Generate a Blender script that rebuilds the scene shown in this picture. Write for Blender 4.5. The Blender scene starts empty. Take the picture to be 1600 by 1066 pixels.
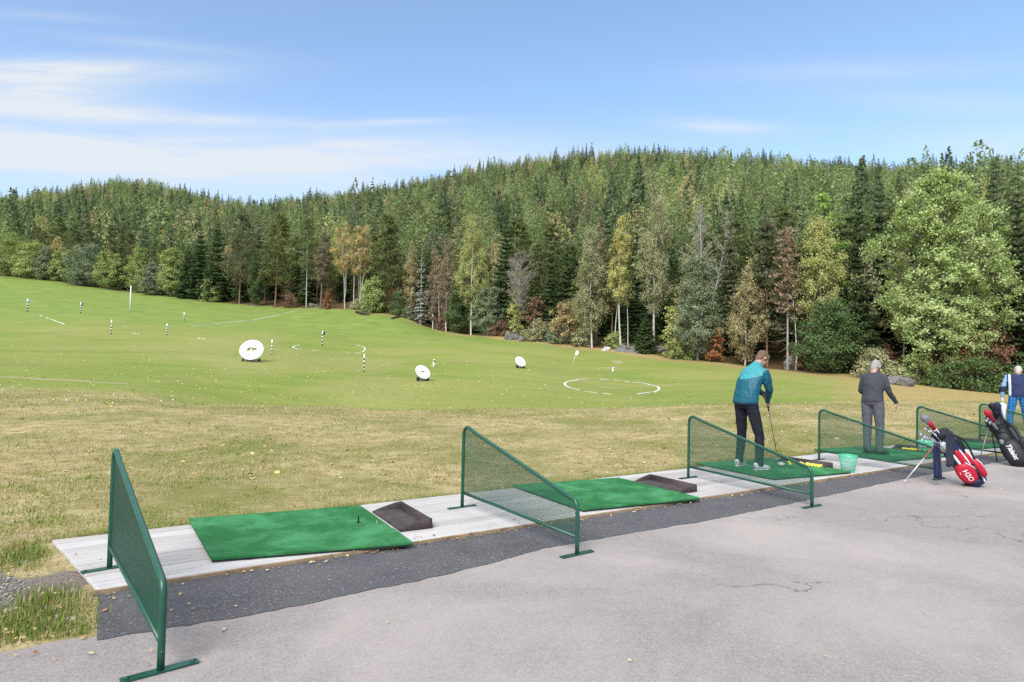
import bpy, math, random
import numpy as np
from mathutils import Matrix, Vector

R = math.radians
rng = np.random.default_rng(11)
random.seed(11)
scene = bpy.context.scene
COL = scene.collection

# ------------------------------------------------------------------ camera model
FPX, PITCH, ROLL, CAMH, PHI = 971.5, 0.034214, 0.021767, 1.535, 0.584791
EA = np.array([math.cos(PHI), math.sin(PHI)])          # along the row of bays
EN = np.array([-EA[1], EA[0]])                         # out towards the range


def ray(px, py):
    x = (px - 800) / FPX
    y = -(py - 533) / FPX
    c, s = math.cos(ROLL), math.sin(ROLL)
    x, y = c * x - s * y, s * x + c * y
    c, s = math.cos(PITCH), math.sin(PITCH)
    return np.array([x, c - s * y, s + c * y])


def at(px, py, Y):
    d = ray(px, py)
    return d * (Y / d[1]) + np.array([0, 0, CAMH])


def gnd(px, py, z=0.0):
    d = ray(px, py)
    return d * ((z - CAMH) / d[2]) + np.array([0, 0, CAMH])


def an(a, n):
    return a * EA + n * EN


def zat(px, py, Y):
    return at(px, py, Y)[2]


# ------------------------------------------------------------------ scene helpers
def setp(o, label=None, cat=None, group=None, kind=None):
    if label: o['label'] = label
    if cat: o['category'] = cat
    if group: o['group'] = group
    if kind: o['kind'] = kind
    return o


def empty(name, loc=(0, 0, 0), rz=0.0):
    o = bpy.data.objects.new(name, None)
    o.empty_display_size = 0.2
    o.location = loc
    o.rotation_euler = (0, 0, rz)
    COL.objects.link(o)
    return o


def link_mesh(name, me, parent=None, loc=None):
    o = bpy.data.objects.new(name, me)
    COL.objects.link(o)
    if parent is not None: o.parent = parent
    if loc is not None: o.location = loc
    return o


def copy_tree(o, parent=None):
    c = o.copy()
    COL.objects.link(c)
    if parent is not None: c.parent = parent
    for ch in list(o.children):
        copy_tree(ch, c)
    return c


class G:
    """mesh gatherer: vertices, polygons, material slots, smooth flags, per-vertex tint"""

    def __init__(s):
        s.v = []; s.f = []; s.m = []; s.sm = []; s.t = []; s.n = 0

    def add(s, v, f, m=0, smooth=True, tint=0.5):
        v = np.asarray(v, float).reshape(-1, 3)
        s.v.append(v)
        for q in f:
            s.f.append([int(i) + s.n for i in q])
        s.m += [m] * len(f); s.sm += [smooth] * len(f)
        s.t.append(np.full(len(v), tint, float) if np.isscalar(tint) else np.asarray(tint, float))
        s.n += len(v)
        return s

    def box(s, c, size, rz=0.0, m=0, ax=None, tint=0.5):
        hx, hy, hz = [k / 2 for k in size]
        p = np.array([[x, y, z] for x in (-hx, hx) for y in (-hy, hy) for z in (-hz, hz)])
        if ax is not None: p = p @ np.array(ax)
        elif rz:
            cs, sn = math.cos(rz), math.sin(rz)
            p = p @ np.array([[cs, sn, 0], [-sn, cs, 0], [0, 0, 1]])
        f = [(0, 1, 3, 2), (4, 6, 7, 5), (0, 4, 5, 1), (2, 3, 7, 6), (0, 2, 6, 4), (1, 5, 7, 3)]
        return s.add(p + np.array(c), f, m, False, tint)

    def tube(s, path, rad, sides=8, m=0, cap=True, flat=None, smooth=True, tint=0.5, up=None):
        """swept tube; rad scalar / list / list of (ra, rb) pairs (rb measured along `up`)"""
        P = np.asarray(path, float)
        N = len(P)
        rr = np.asarray(rad, float)
        if rr.ndim == 0: rr = np.full((N, 2), float(rr))
        elif rr.ndim == 1: rr = np.stack([rr, rr], 1)
        T = np.gradient(P, axis=0)
        T /= np.linalg.norm(T, axis=1, keepdims=True) + 1e-12
        ref = np.array(up if up is not None else ((0, 0, 1) if abs(T[0][2]) < .9 else (1, 0, 0)), float)
        V = []
        ang = np.arange(sides) / sides * 2 * math.pi
        for i in range(N):
            b = ref - T[i] * (ref @ T[i])
            nb = np.linalg.norm(b)
            if nb < 1e-4:
                ref = np.array((0.3, 1, 0.1)); b = ref - T[i] * (ref @ T[i]); nb = np.linalg.norm(b)
            b /= nb
            a = np.cross(T[i], b)
            if up is None: ref = b
            V.append(P[i] + np.outer(np.cos(ang) * rr[i][0], a) + np.outer(np.sin(ang) * rr[i][1], b))
        V = np.concatenate(V)
        F = []
        for i in range(N - 1):
            for k in range(sides):
                k2 = (k + 1) % sides
                F.append((i * sides + k, i * sides + k2, (i + 1) * sides + k2, (i + 1) * sides + k))
        if cap:
            F.append(tuple(range(sides))[::-1])
            F.append(tuple((N - 1) * sides + k for k in range(sides)))
        return s.add(V, F, m, smooth, tint)

    def ball(s, c, r, seg=12, rings=8, m=0, rot=None, tint=0.5):
        r = np.array([r, r, r]) if np.isscalar(r) else np.array(r)
        V = [[0, 0, 1]]
        for i in range(1, rings):
            th = math.pi * i / rings
            for k in range(seg):
                ph = 2 * math.pi * k / seg
                V.append([math.sin(th) * math.cos(ph), math.sin(th) * math.sin(ph), math.cos(th)])
        V.append([0, 0, -1])
        V = np.array(V) * r
        if rot is not None: V = V @ np.array(rot).T
        F = [(0, 1 + k, 1 + (k + 1) % seg) for k in range(seg)]
        for i in range(rings - 2):
            for k in range(seg):
                a = 1 + i * seg
                F.append((a + k, a + seg + k, a + seg + (k + 1) % seg, a + (k + 1) % seg))
        l = len(V) - 1
        a = 1 + (rings - 2) * seg
        F += [(a + k, l, a + (k + 1) % seg) for k in range(seg)]
        return s.add(V + np.array(c), F, m, True, tint)

    def mesh(s, name, mats):
        me = bpy.data.meshes.new(name)
        V = np.concatenate(s.v)
        me.from_pydata(V.tolist(), [], s.f)
        for m in (mats if isinstance(mats, (list, tuple)) else [mats]): me.materials.append(m)
        me.polygons.foreach_set('material_index', s.m)
        me.polygons.foreach_set('use_smooth', s.sm)
        at_ = me.attributes.new('tint', 'FLOAT', 'POINT')
        at_.data.foreach_set('value', np.concatenate(s.t).astype(np.float32))
        me.update()
        return me

    def obj(s, name, mats, parent=None, loc=None):
        return link_mesh(name, s.mesh(name, mats), parent, loc)


def quad_mesh(name, V, Q, mats, mi=None, tint=None, smooth=None):
    """fast all-quad mesh from numpy"""
    me = bpy.data.meshes.new(name)
    nV, nQ = len(V), len(Q)
    me.vertices.add(nV)
    me.vertices.foreach_set('co', np.ascontiguousarray(V, np.float32).ravel())
    me.loops.add(nQ * 4)
    me.loops.foreach_set('vertex_index', np.ascontiguousarray(Q, np.int32).ravel())
    me.polygons.add(nQ)
    me.polygons.foreach_set('loop_start', np.arange(0, nQ * 4, 4, dtype=np.int32))
    me.polygons.foreach_set('loop_total', np.full(nQ, 4, np.int32))
    for m in (mats if isinstance(mats, (list, tuple)) else [mats]): me.materials.append(m)
    if mi is not None: me.polygons.foreach_set('material_index', np.ascontiguousarray(mi, np.int32))
    if smooth is not None: me.polygons.foreach_set('use_smooth', np.full(nQ, bool(smooth)) if np.isscalar(smooth) else smooth)
    if tint is not None:
        a = me.attributes.new('tint', 'FLOAT', 'POINT')
        a.data.foreach_set('value', np.ascontiguousarray(tint, np.float32))
    me.update(calc_edges=True)
    return me


# ------------------------------------------------------------------ materials
class NT:
    def __init__(s, name):
        s.mat = bpy.data.materials.new(name)
        s.mat.use_nodes = True
        s.t = s.mat.node_tree
        s.b = s.t.nodes['Principled BSDF']
        s.out = s.t.nodes['Material Output']

    def n(s, typ, **kw):
        x = s.t.nodes.new(typ)
        for k, v in kw.items(): setattr(x, k, v)
        return x

    def l(s, a, b): s.t.links.new(a, b)

    def coord(s, out='Object'): return s.n('ShaderNodeTexCoord').outputs[out]

    def pos(s): return s.n('ShaderNodeNewGeometry').outputs['Position']

    def mapped(s, vec, scale=(1, 1, 1), rot=(0, 0, 0)):
        m = s.n('ShaderNodeMapping')
        m.inputs['Scale'].default_value = scale; m.inputs['Rotation'].default_value = rot
        s.l(vec, m.inputs['Vector']); return m.outputs[0]

    def noise(s, vec, scale, detail=4, rough=.55, dist=0.0):
        x = s.n('ShaderNodeTexNoise')
        x.inputs['Scale'].default_value = scale; x.inputs['Detail'].default_value = detail
        x.inputs['Roughness'].default_value = rough; x.inputs['Distortion'].default_value = dist
        if vec is not None: s.l(vec, x.inputs['Vector'])
        return x.outputs['Fac']

    def ramp(s, fac, stops, interp='LINEAR'):
        x = s.n('ShaderNodeValToRGB')
        x.color_ramp.interpolation = interp
        e = x.color_ramp.elements
        while len(e) < len(stops): e.new(.5)
        for i, (p, c) in enumerate(stops):
            e[i].position = p
            e[i].color = (c, c, c, 1) if np.isscalar(c) else (c[0], c[1], c[2], 1)
        s.l(fac, x.inputs[0]); return x.outputs[0]

    def mix(s, fac, a, b, blend='MIX'):
        x = s.n('ShaderNodeMix', data_type='RGBA', blend_type=blend)
        for sock, v in ((x.inputs[0], fac), (x.inputs[6], a), (x.inputs[7], b)):
            if hasattr(v, 'is_linked'): s.l(v, sock)
            elif np.isscalar(v): sock.default_value = v if sock.type == 'VALUE' else (v, v, v, 1)
            else: sock.default_value = (v[0], v[1], v[2], 1)
        return x.outputs[2]

    def math(s, op, a, b=0.0, clamp=False, c=None):
        x = s.n('ShaderNodeMath', operation=op, use_clamp=clamp)
        for i, v in enumerate((a, b) if c is None else (a, b, c)):
            if hasattr(v, 'is_linked'): s.l(v, x.inputs[i])
            else: x.inputs[i].default_value = v
        return x.outputs[0]

    def attr(s, name):
        x = s.n('ShaderNodeAttribute', attribute_name=name); return x.outputs['Fac']

    def bump(s, h, strength=.3, dist=.01):
        x = s.n('ShaderNodeBump')
        x.inputs['Strength'].default_value = strength; x.inputs['Distance'].default_value = dist
        s.l(h, x.inputs['Height']); s.l(x.outputs[0], s.b.inputs['Normal'])

    def col(s, c):
        if hasattr(c, 'is_linked'): s.l(c, s.b.inputs['Base Color'])
        else: s.b.inputs['Base Color'].default_value = (c[0], c[1], c[2], 1)
        return s

    def set(s, rough=.6, metal=0.0, spec=.5):
        s.b.inputs['Roughness'].default_value = rough
        s.b.inputs['Metallic'].default_value = metal
        s.b.inputs['Specular IOR Level'].default_value = spec
        return s


def simple(name, c, rough=.6, metal=0., var=.12, scale=25., spec=.4, bump=0.0):
    m = NT(name)
    v = m.noise(m.coord(), scale, 5)
    c = np.array(c)
    m.col(m.ramp(v, [(.3, c * (1 - var)), (.7, np.minimum(c * (1 + var), 1))])).set(rough, metal, spec)
    if bump: m.bump(v, bump, .004)
    return m.mat


def leaf_mat(name, c0, c1, c2=None, transl=.42, rough=.6, objvar=.25, gain=1.6):
    """foliage: colours between c0 and c1 by the leaf's own tint, drifting towards c2 tree by tree"""
    m = NT(name)
    c0, c1 = np.array(c0) * gain, np.array(c1) * gain
    if c2 is not None: c2 = np.array(c2) * gain
    t = m.attr('tint')
    col = m.ramp(t, [(0.1, c0), (.9, c1)])
    if c2 is not None:
        oi = m.n('ShaderNodeObjectInfo').outputs['Random']
        col = m.mix(m.math('MULTIPLY', oi, objvar * 2), col, c2)
    m.col(col).set(rough, 0, .25)
    tr = m.n('ShaderNodeBsdfTranslucent')
    m.l(m.mix(.5, col, m.mix(1.0, col, (1.25, 1.25, .7), 'MULTIPLY')), tr.inputs['Color'])
    ms = m.n('ShaderNodeMixShader')
    ms.inputs[0].default_value = transl
    m.l(m.b.outputs[0], ms.inputs[1]); m.l(tr.outputs[0], ms.inputs[2])
    m.l(ms.outputs[0], m.out.inputs['Surface'])
    return m.mat


def bark_mat(name, c0, c1, marks=None, scale=6.):
    m = NT(name)
    v = m.noise(m.mapped(m.coord(), (1, 1, .35)), scale, 5, .65)
    col = m.ramp(v, [(.32, c0), (.68, c1)])
    if marks is not None:
        w = m.noise(m.mapped(m.coord(), (.8, .8, 5.)), 2.2, 4, .7)
        col = m.mix(m.ramp(w, [(.60, 0), (.66, 1)]), col, marks)
    m.col(col).set(.85, 0, .2)
    return m.mat


# ------------------------------------------------------------------ terrain
def pchip_slopes(x, y):
    x = np.asarray(x, float); y = np.asarray(y, float)
    h = np.diff(x, axis=0) if x.ndim == y.ndim else np.diff(x)[(...,) + (None,) * (y.ndim - 1)]
    d = np.diff(y, axis=0) / h
    m = np.zeros_like(y)
    m[0] = d[0]; m[-1] = d[-1]
    w1 = 2 * h[1:] + h[:-1]; w2 = h[1:] + 2 * h[:-1]
    with np.errstate(divide='ignore', invalid='ignore'):
        hm = (w1 + w2) / (w1 / d[:-1] + w2 / d[1:])
    m[1:-1] = np.where(d[:-1] * d[1:] > 0, hm, 0)
    return np.nan_to_num(m)


def hermite(x0, x1, y0, y1, m0, m1, x):
    h = x1 - x0
    t = np.clip((x - x0) / h, 0, 1)
    t2 = t * t; t3 = t2 * t
    return (2 * t3 - 3 * t2 + 1) * y0 + (t3 - 2 * t2 + t) * h * m0 + (-2 * t3 + 3 * t2) * y1 + (t3 - t2) * h * m1


# stations along each line of sight: (depth, picture row) of lip, dip, valley, mid, upper, tree line, ridge
TAB = {
    -500: [(14, 640), (17, 612), (24, 565), (50, 510), (110, 440), (230, 385), (450, 315)],
    -200: [(14, 650), (17, 628), (23, 580), (46, 525), (95, 462), (205, 408), (440, 330)],
    0: [(14, 654), (17, 630), (23, 597), (45, 546), (90, 490), (190, 430), (440, 328)],
    200: [(16, 642), (19, 624), (25, 598), (44, 556), (85, 503), (175, 456), (450, 305)],
    400: [(19.5, 634), (23.5, 634), (30, 601), (43, 566), (85, 515), (150, 478), (430, 338)],
    600: [(20.5, 641), (25, 644), (32, 606), (50, 572), (85, 530), (125, 489), (425, 312)],
    700: [(20.5, 641), (25, 644), (33, 607), (52, 570), (80, 537), (112, 519), (420, 294)],
    800: [(20.5, 640), (25, 643), (34, 608), (55, 568), (76, 545), (98, 528), (415, 276)],
    900: [(20.5, 639), (25, 642), (36, 611), (55, 580), (72, 556), (88, 540), (405, 265)],
    1000: [(20.5, 637), (25, 640), (38, 614), (54, 588), (67, 566), (78, 550), (395, 263)],
    1200: [(21.5, 631), (26, 633), (38, 608), (50, 592), (59, 583), (66, 575), (370, 274)],
    1400: [(23.5, 628), (27, 629), (36, 613), (45, 604), (51, 599), (56, 594), (340, 290)],
    1600: [(24, 629), (28, 630), (36, 624), (43, 620), (47, 618), (51, 616), (320, 285)],
    1900: [(24, 640), (28, 640), (35, 636), (41, 633), (44, 632), (47, 631), (310, 300)],
    2200: [(24, 650), (28, 650), (35, 646), (41, 643), (44, 642), (47, 641), (310, 330)],
}
_cols = sorted(TAB)
_U = np.array([(c - 800) / FPX for c in _cols])
_SY, _SZ = [], []
for c in _cols:
    st = [(-5, -.035), (6, -.035), (11, -.03)] + [(Y, zat(c, y, Y)) for Y, y in TAB[c]]
    Yr, zr = st.pop()
    Yt, zt_ = st[-1]
    st += [(Yt + .35 * (Yr - Yt), zt_ + .31 * (zr - zt_)), (Yt + .72 * (Yr - Yt), zt_ + .70 * (zr - zt_)), (Yr, zr)]
    st += [(Yr + 120, zr - 6), (Yr + 520, zr - 60)]
    _SY.append([s[0] for s in st]); _SZ.append([s[1] for s in st])
_SY = np.array(_SY); _SZ = np.array(_SZ)
_MY = pchip_slopes(_U, _SY); _MZ = pchip_slopes(_U, _SZ)


def stations(u):
    u = np.clip(u, _U[0], _U[-1])
    i = np.clip(np.searchsorted(_U, u) - 1, 0, len(_U) - 2)
    x0, x1 = _U[i][:, None], _U[i + 1][:, None]
    uu = u[:, None]
    return hermite(x0, x1, _SY[i], _SY[i + 1], _MY[i], _MY[i + 1], uu), hermite(x0, x1, _SZ[i], _SZ[i + 1], _MZ[i], _MZ[i + 1], uu)


_waves = [(rng.normal(0, 1, 2), rng.uniform(0, 6.28)) for _ in range(40)]


def wob(X, Y, wl, k0=0, k=7):
    o = 0
    for d, ph in _waves[k0:k0 + k]:
        o = o + np.sin((X * d[0] + Y * d[1]) * 6.28 / wl + ph)
    return o / math.sqrt(k)


def terrain(X, Y):
    X = np.atleast_1d(np.asarray(X, float)); Y = np.atleast_1d(np.asarray(Y, float))
    u = X / np.maximum(Y, 11.0)
    SY, SZ = stations(u)
    Yc = np.clip(Y, SY[:, 0], SY[:, -1])
    K = SY.shape[1]
    i = np.clip((SY < Yc[:, None]).sum(1) - 1, 0, K - 2)
    M = pchip_slopes(SY.T.copy(), SZ.T.copy()).T
    r = np.arange(len(X))
    z = hermite(SY[r, i], SY[r, i + 1], SZ[r, i], SZ[r, i + 1], M[r, i], M[r, i + 1], Yc)
    n = X * EN[0] + Y * EN[1]
    soft = np.clip((n - 6.2) / 3, 0, 1)
    far = np.clip((Y - SY[:, 8]) / 40, 0, 1)
    z = z + soft * (.012 * wob(X, Y, 1.7) + .02 * wob(X, Y, 6, 7)) + np.clip((Y - 28) / 40, 0, 1) * .12 * wob(X, Y, 23, 14)
    z = z + far * (.7 * wob(X, Y, 60, 21) + .9 * wob(X, Y, 140, 28))
    return z


def tz(x, y): return float(terrain([x], [y])[0])


_hY = np.concatenate([np.arange(4, 60, .12), np.arange(60, 500, .5)])


def hit(px, py):
    """where the line of sight through a picture point meets the ground"""
    d = ray(px, py)
    P = np.outer(_hY / d[1], d) + np.array([0, 0, CAMH])
    zz = terrain(P[:, 0], P[:, 1])
    k = np.argmax(P[:, 2] < zz)
    if P[k, 2] >= zz[k]: k = len(_hY) - 1
    p = P[k].copy(); p[2] = zz[k]
    return p


def treeline(px):
    u = np.array([(px - 800) / FPX])
    return float(stations(u)[0][0, 8])


def axis_lines(parts):
    return np.unique(np.concatenate([np.arange(a, b, s) for a, b, s in parts]).round(3))


gx = axis_lines([(-700, -160, 20), (-160, -60, 4), (-60, -16, 1), (-16, 22, .35), (22, 70, 1), (70, 180, 4), (180, 721, 20)])
gy = axis_lines([(-80, -4, 6), (-4, 3, .7), (3, 32, .35), (32, 135, .9), (135, 220, 3), (220, 1001, 9)])
GX, GY = np.meshgrid(gx, gy)
tX, tY = GX.ravel(), GY.ravel()
tZ = terrain(tX, tY)
nx, ny = len(gx), len(gy)
idx = np.arange(nx * ny).reshape(ny, nx)
Q = np.stack([idx[:-1, :-1], idx[:-1, 1:], idx[1:, 1:], idx[1:, :-1]], -1).reshape(-1, 4)


def sstep(x, a, b):
    t = np.clip((x - a) / (b - a), 0, 1)
    return t * t * (3 - 2 * t)


_tu = tX / np.maximum(tY, 11.0)
_SYv, _ = stations(_tu)
lipY = _SYv[:, 3]
lw = 1 + 2.5 * sstep(-_tu, .35, .75)
dry = 1 - sstep(tY, lipY - .2 * lw, lipY + .9 * lw)
# the browned bank behind the left bays runs further out than the lip
dry = np.maximum(dry, (1 - sstep(tY, 17, 27)) * sstep(-_tu, .38, .6) * .8)
floor_ = sstep(tY, _SYv[:, 8] - 1.5, _SYv[:, 8] + 1.5)
band = sstep(tY, _SYv[:, 8] - 7 - 2 * sstep(_tu, .3, .6), _SYv[:, 8] - 1.5) * (1 - floor_) * sstep(_tu, -.45, -.2) * (.55 + .45 * sstep(_tu, -.3, .1))
band = np.maximum(band, .75 * sstep(_tu, .42, .62) * sstep(tY, lipY, lipY + 6) * (1 - floor_))

g = NT('field_ground')
P = g.pos()
big = g.noise(P, .06, 4, .6, .8)
medn = g.noise(P, .35, 5, .6)
fine = g.noise(P, 3.2, 6, .7)
micro = g.noise(P, 26, 5, .75)
streak = g.noise(g.mapped(P, (.09, .30, .3), (0, 0, .12)), 1.0, 4, .6)
green = g.mix(g.ramp(streak, [(.30, 0), (.75, 1)]), (.165, .222, .042), (.272, .298, .074))
green = g.mix(g.ramp(big, [(.40, 0), (.58, .75)]), green, (.31, .285, .10))
green = g.mix(g.ramp(fine, [(.35, .35), (.7, 0)]), green, (.11, .17, .028))
vfar = g.math('SUBTRACT', g.attr('up'), 0.0)
green = g.mix(vfar, green, g.mix(g.ramp(medn, [(.35, 0), (.7, 1)]), (.150, .215, .044), (.222, .272, .066)))
dryc = g.mix(g.ramp(fine, [(.36, 0), (.62, 1)]), (.27, .225, .085), (.52, .415, .225))
dryc = g.mix(g.ramp(medn, [(.44, 0), (.60, .9)]), dryc, (.20, .205, .058))
dryc = g.mix(g.ramp(micro, [(.34, .75), (.52, 0)]), dryc, (.16, .125, .065))
dryc = g.mix(g.ramp(g.noise(g.mapped(P, (1, 2.2, 1)), 1.3, 6, .7), [(.60, 0), (.66, .8)]), dryc, (.40, .29, .20))
dryc = g.mix(g.ramp(g.noise(g.mapped(P, (1, 2.4, 1)), 1.6, 6, .7, .5), [(.63, 0), (.70, .8)]), dryc, (.07, .11, .018))
dmask = g.math('ADD', g.attr('dry'), g.math('MULTIPLY', g.math('SUBTRACT', medn, .5), .9))
c = g.mix(g.ramp(dmask, [(.36, 0), (.64, 1)]), green, dryc)
bmask = g.math('ADD', g.attr('band'), g.math('MULTIPLY', g.math('SUBTRACT', medn, .5), .9))
c = g.mix(g.ramp(bmask, [(.3, 0), (.75, 1)]), c, g.mix(g.ramp(fine, [(.35, 0), (.7, 1)]), (.30, .21, .09), (.42, .33, .13)))
flc = g.mix(g.ramp(fine, [(.35, 0), (.7, 1)]), (.06, .042, .022), (.17, .105, .05))
flc = g.mix(g.ramp(medn, [(.5, 0), (.65, .7)]), flc, (.06, .075, .022))
fmask = g.math('ADD', g.attr('floor'), g.math('MULTIPLY', g.math('SUBTRACT', medn, .5), .8))
c = g.mix(g.ramp(fmask, [(.4, 0), (.6, 1)]), c, flc)
soil = g.mix(g.ramp(g.noise(P, 60, 4, .8), [(.35, 0), (.65, 1)]), (.075, .055, .038), (.33, .28, .245))
smask = g.math('ADD', g.attr('soil'), g.math('MULTIPLY', g.math('SUBTRACT', g.noise(P, 3.5, 5, .7), .5), 1.1))
c = g.mix(g.ramp(smask, [(.45, 0), (.6, 1)]), c, soil)
pmask = g.math('ADD', g.attr('bare'), g.math('MULTIPLY', g.math('SUBTRACT', g.noise(P, .9, 5, .7), .5), .9))
c = g.mix(g.ramp(pmask, [(.5, 0), (.9, .7)]), c, (.36, .29, .19))
g.col(c).set(.95, 0, .1)
g.bump(g.math('ADD', micro, fine), .7, .03)

tm = quad_mesh('ground', np.stack([tX, tY, tZ], 1), Q, g.mat, smooth=True)


def vattr(me, name, val):
    a = me.attributes.new(name, 'FLOAT', 'POINT')
    a.data.foreach_set('value', np.ascontiguousarray(val, np.float32))


vattr(tm, 'dry', dry); vattr(tm, 'floor', floor_); vattr(tm, 'band', band)
vattr(tm, 'up', sstep(tY, 62, 105) * sstep(-_tu, -.35, .1))
ta, tn = tX * EA[0] + tY * EA[1], tX * EN[0] + tY * EN[1]


def blob(cx, cy, rx, ry, ang=0.0):
    dx, dy = tX - cx, tY - cy
    ca, sa = math.cos(ang), math.sin(ang)
    return np.clip(1.35 - np.hypot((dx * ca + dy * sa) / rx, (-dx * sa + dy * ca) / ry), 0, 1)


s1 = gnd(20, 930); s2 = gnd(110, 890)
vattr(tm, 'soil', np.maximum(blob(s1[0] - .45, s1[1] + .02, .8, .5), .8 * blob(s2[0], s2[1], .45, .25)))
bare = np.zeros_like(tX)
for px, py, rx, ry in ((955, 575, 1.6, 1.2), (965, 566, .9, 2.2), (60, 592, 3, .5), (150, 597, 2.5, .4), (945, 606, 1.5, .8)):
    q = hit(px, py); bare = np.maximum(bare, blob(q[0], q[1], rx, ry))
vattr(tm, 'bare', bare)
setp(link_mesh('ground', tm), 'grass practice field sloping up to the forest', 'ground', kind='structure')

# ------------------------------------------------------------------ pavement, strip, deck
def edge_noise(n, amp, seed):
    r = np.random.default_rng(seed)
    x = r.normal(0, 1, n)
    k = np.array([.25, .5, .25])
    return amp * (np.convolve(x, k, 'same') + .6 * np.convolve(r.normal(0, 1, n), np.ones(9) / 9, 'same') * 2)


def strip_mesh(name, a, n0, n1, z, mat, rows=1):
    """sheet between the curves n0(a) and n1(a)"""
    a = np.asarray(a)
    P = []
    for k in range(rows + 1):
        n = n0 + (n1 - n0) * k / rows
        P.append(np.c_[np.outer(a, EA) + np.outer(n, EN), np.full(len(a), z)])
    P = np.concatenate(P)
    L = len(a)
    i = np.arange(L * (rows + 1)).reshape(rows + 1, L)
    q = np.stack([i[:-1, :-1], i[:-1, 1:], i[1:, 1:], i[1:, :-1]], -1).reshape(-1, 4)
    return quad_mesh(name, P, q, mat)


m = NT('old_asphalt')
P = m.pos()
gr = m.noise(P, 90, 4, .8)
md = m.noise(P, 9, 5, .7)
bg = m.noise(P, .55, 5, .6, .6)
c = m.mix(m.ramp(gr, [(.33, 0), (.68, 1)]), (.190, .166, .155), (.395, .350, .326))
c = m.mix(m.ramp(md, [(.35, .22), (.62, 0)]), c, (.21, .18, .165))
c = m.mix(m.ramp(bg, [(.42, 0), (.66, .6)]), c, (.43, .378, .336))
c = m.mix(m.ramp(m.noise(P, 42, 3, .6), [(.66, 0), (.74, .7)]), c, (.48, .44, .43))
c = m.mix(m.ramp(m.noise(m.mapped(P, (.5, .5, 1), (0, 0, .5)), 1.6, 6, .75, 1.2), [(.58, 0), (.72, .32)]), c, (.18, .155, .14))
vo = m.n('ShaderNodeTexVoronoi', feature='DISTANCE_TO_EDGE')
vo.inputs['Scale'].default_value = .55
wv = m.n('ShaderNodeVectorMath', operation='ADD')
nz = m.n('ShaderNodeTexNoise'); nz.inputs['Scale'].default_value = 2.2; nz.inputs['Detail'].default_value = 6
m.l(P, nz.inputs['Vector'])
sc = m.n('ShaderNodeVectorMath', operation='SCALE'); sc.inputs['Scale'].default_value = .9
m.l(nz.outputs['Color'], sc.inputs[0]); m.l(P, wv.inputs[0]); m.l(sc.outputs[0], wv.inputs[1])
m.l(wv.outputs[0], vo.inputs['Vector'])
crk = m.math('MULTIPLY', m.ramp(vo.outputs['Distance'], [(.002, 1), (.007, 0)]), m.ramp(m.noise(P, .7, 3), [(.53, 0), (.61, .6)]))
c = m.mix(crk, c, (.06, .052, .05))
m.col(c).set(.92, 0, .2)
m.bump(m.math('ADD', gr, m.math('MULTIPLY', md, .8)), .55, .006)
ASPH = m.mat

m = NT('fresh_asphalt')
P = m.pos()
gr = m.noise(P, 110, 3, .85)
c = m.mix(m.ramp(gr, [(.32, 0), (.7, 1)]), (.026, .026, .028), (.135, .133, .140))
c = m.mix(m.ramp(m.noise(P, 65, 2, .5), [(.62, 0), (.70, .85)]), c, (.32, .31, .31))
c = m.mix(m.ramp(m.noise(P, 1.8, 5, .6), [(.4, .35), (.7, 0)]), c, (.15, .14, .135))
m.col(c).set(.85, 0, .3)
m.bump(gr, .7, .006)
FRESH = m.mat

a = np.concatenate([np.arange(-9, .02, .06), np.arange(.02, 16, .05), np.arange(16, 60, .3)])
ed = np.where(a < 0, 4.18 - a * .12 + .25 * np.sin(a * .9) * np.clip(-a, 0, 1), 4.16 + np.clip(a, 0, 20) * .012) + edge_noise(len(a), .016, 3)
setp(link_mesh('pavement', strip_mesh('pavement', a, np.full(len(a), -22.), ed + .14 * (a > .1), -.028, ASPH, 1)),
     'wide pale grey weathered asphalt pavement', 'pavement', kind='structure')
a2 = np.concatenate([np.arange(.045, 16, .04), np.arange(16, 45, .3)])
ed2 = -.012 + np.interp(a2, [0, .85, 1.3, 2.3, 3.2, 4.3, 5.3, 6.6, 9.6, 14, 45], [4.12, 4.05, 4.07, 4.10, 4.27, 4.24, 4.19, 4.25, 4.39, 4.42, 4.4]) + edge_noise(len(a2), .012, 5)
setp(link_mesh('asphalt_strip', strip_mesh('asphalt_strip', a2, ed2, np.full(len(a2), 4.868), -.024, FRESH, 1)),
     'darker fresh asphalt strip along the deck', 'pavement', kind='structure')

m = NT('weathered_boards')
ob = m.coord()
gn = m.noise(m.mapped(ob, (.9, 26, 26)), 1.6, 6, .7)
c = m.ramp(gn, [(.3, (.34, .315, .295)), (.5, (.50, .475, .455)), (.72, (.60, .58, .56))])
t = m.attr('tint')
c = m.mix(1.0, c, m.ramp(t, [(0, (.76, .74, .71)), (1, (1.0, 1.0, 1.0))]), 'MULTIPLY')
c = m.mix(m.ramp(m.noise(m.mapped(ob, (.5, 3, 3)), 1.3, 5, .7), [(.52, 0), (.72, .5)]), c, (.44, .39, .33))
c = m.mix(m.ramp(m.noise(m.mapped(ob, (4, 9, 9)), 5, 3, .6), [(.70, 0), (.75, .6)]), c, (.2, .17, .14))
m.col(c).set(.85, 0, .2)
m.bump(gn, .35, .004)
BOARD = m.mat
EDGEW = simple('board_edge', (.30, .205, .12), .85, var=.35, scale=9)

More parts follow.
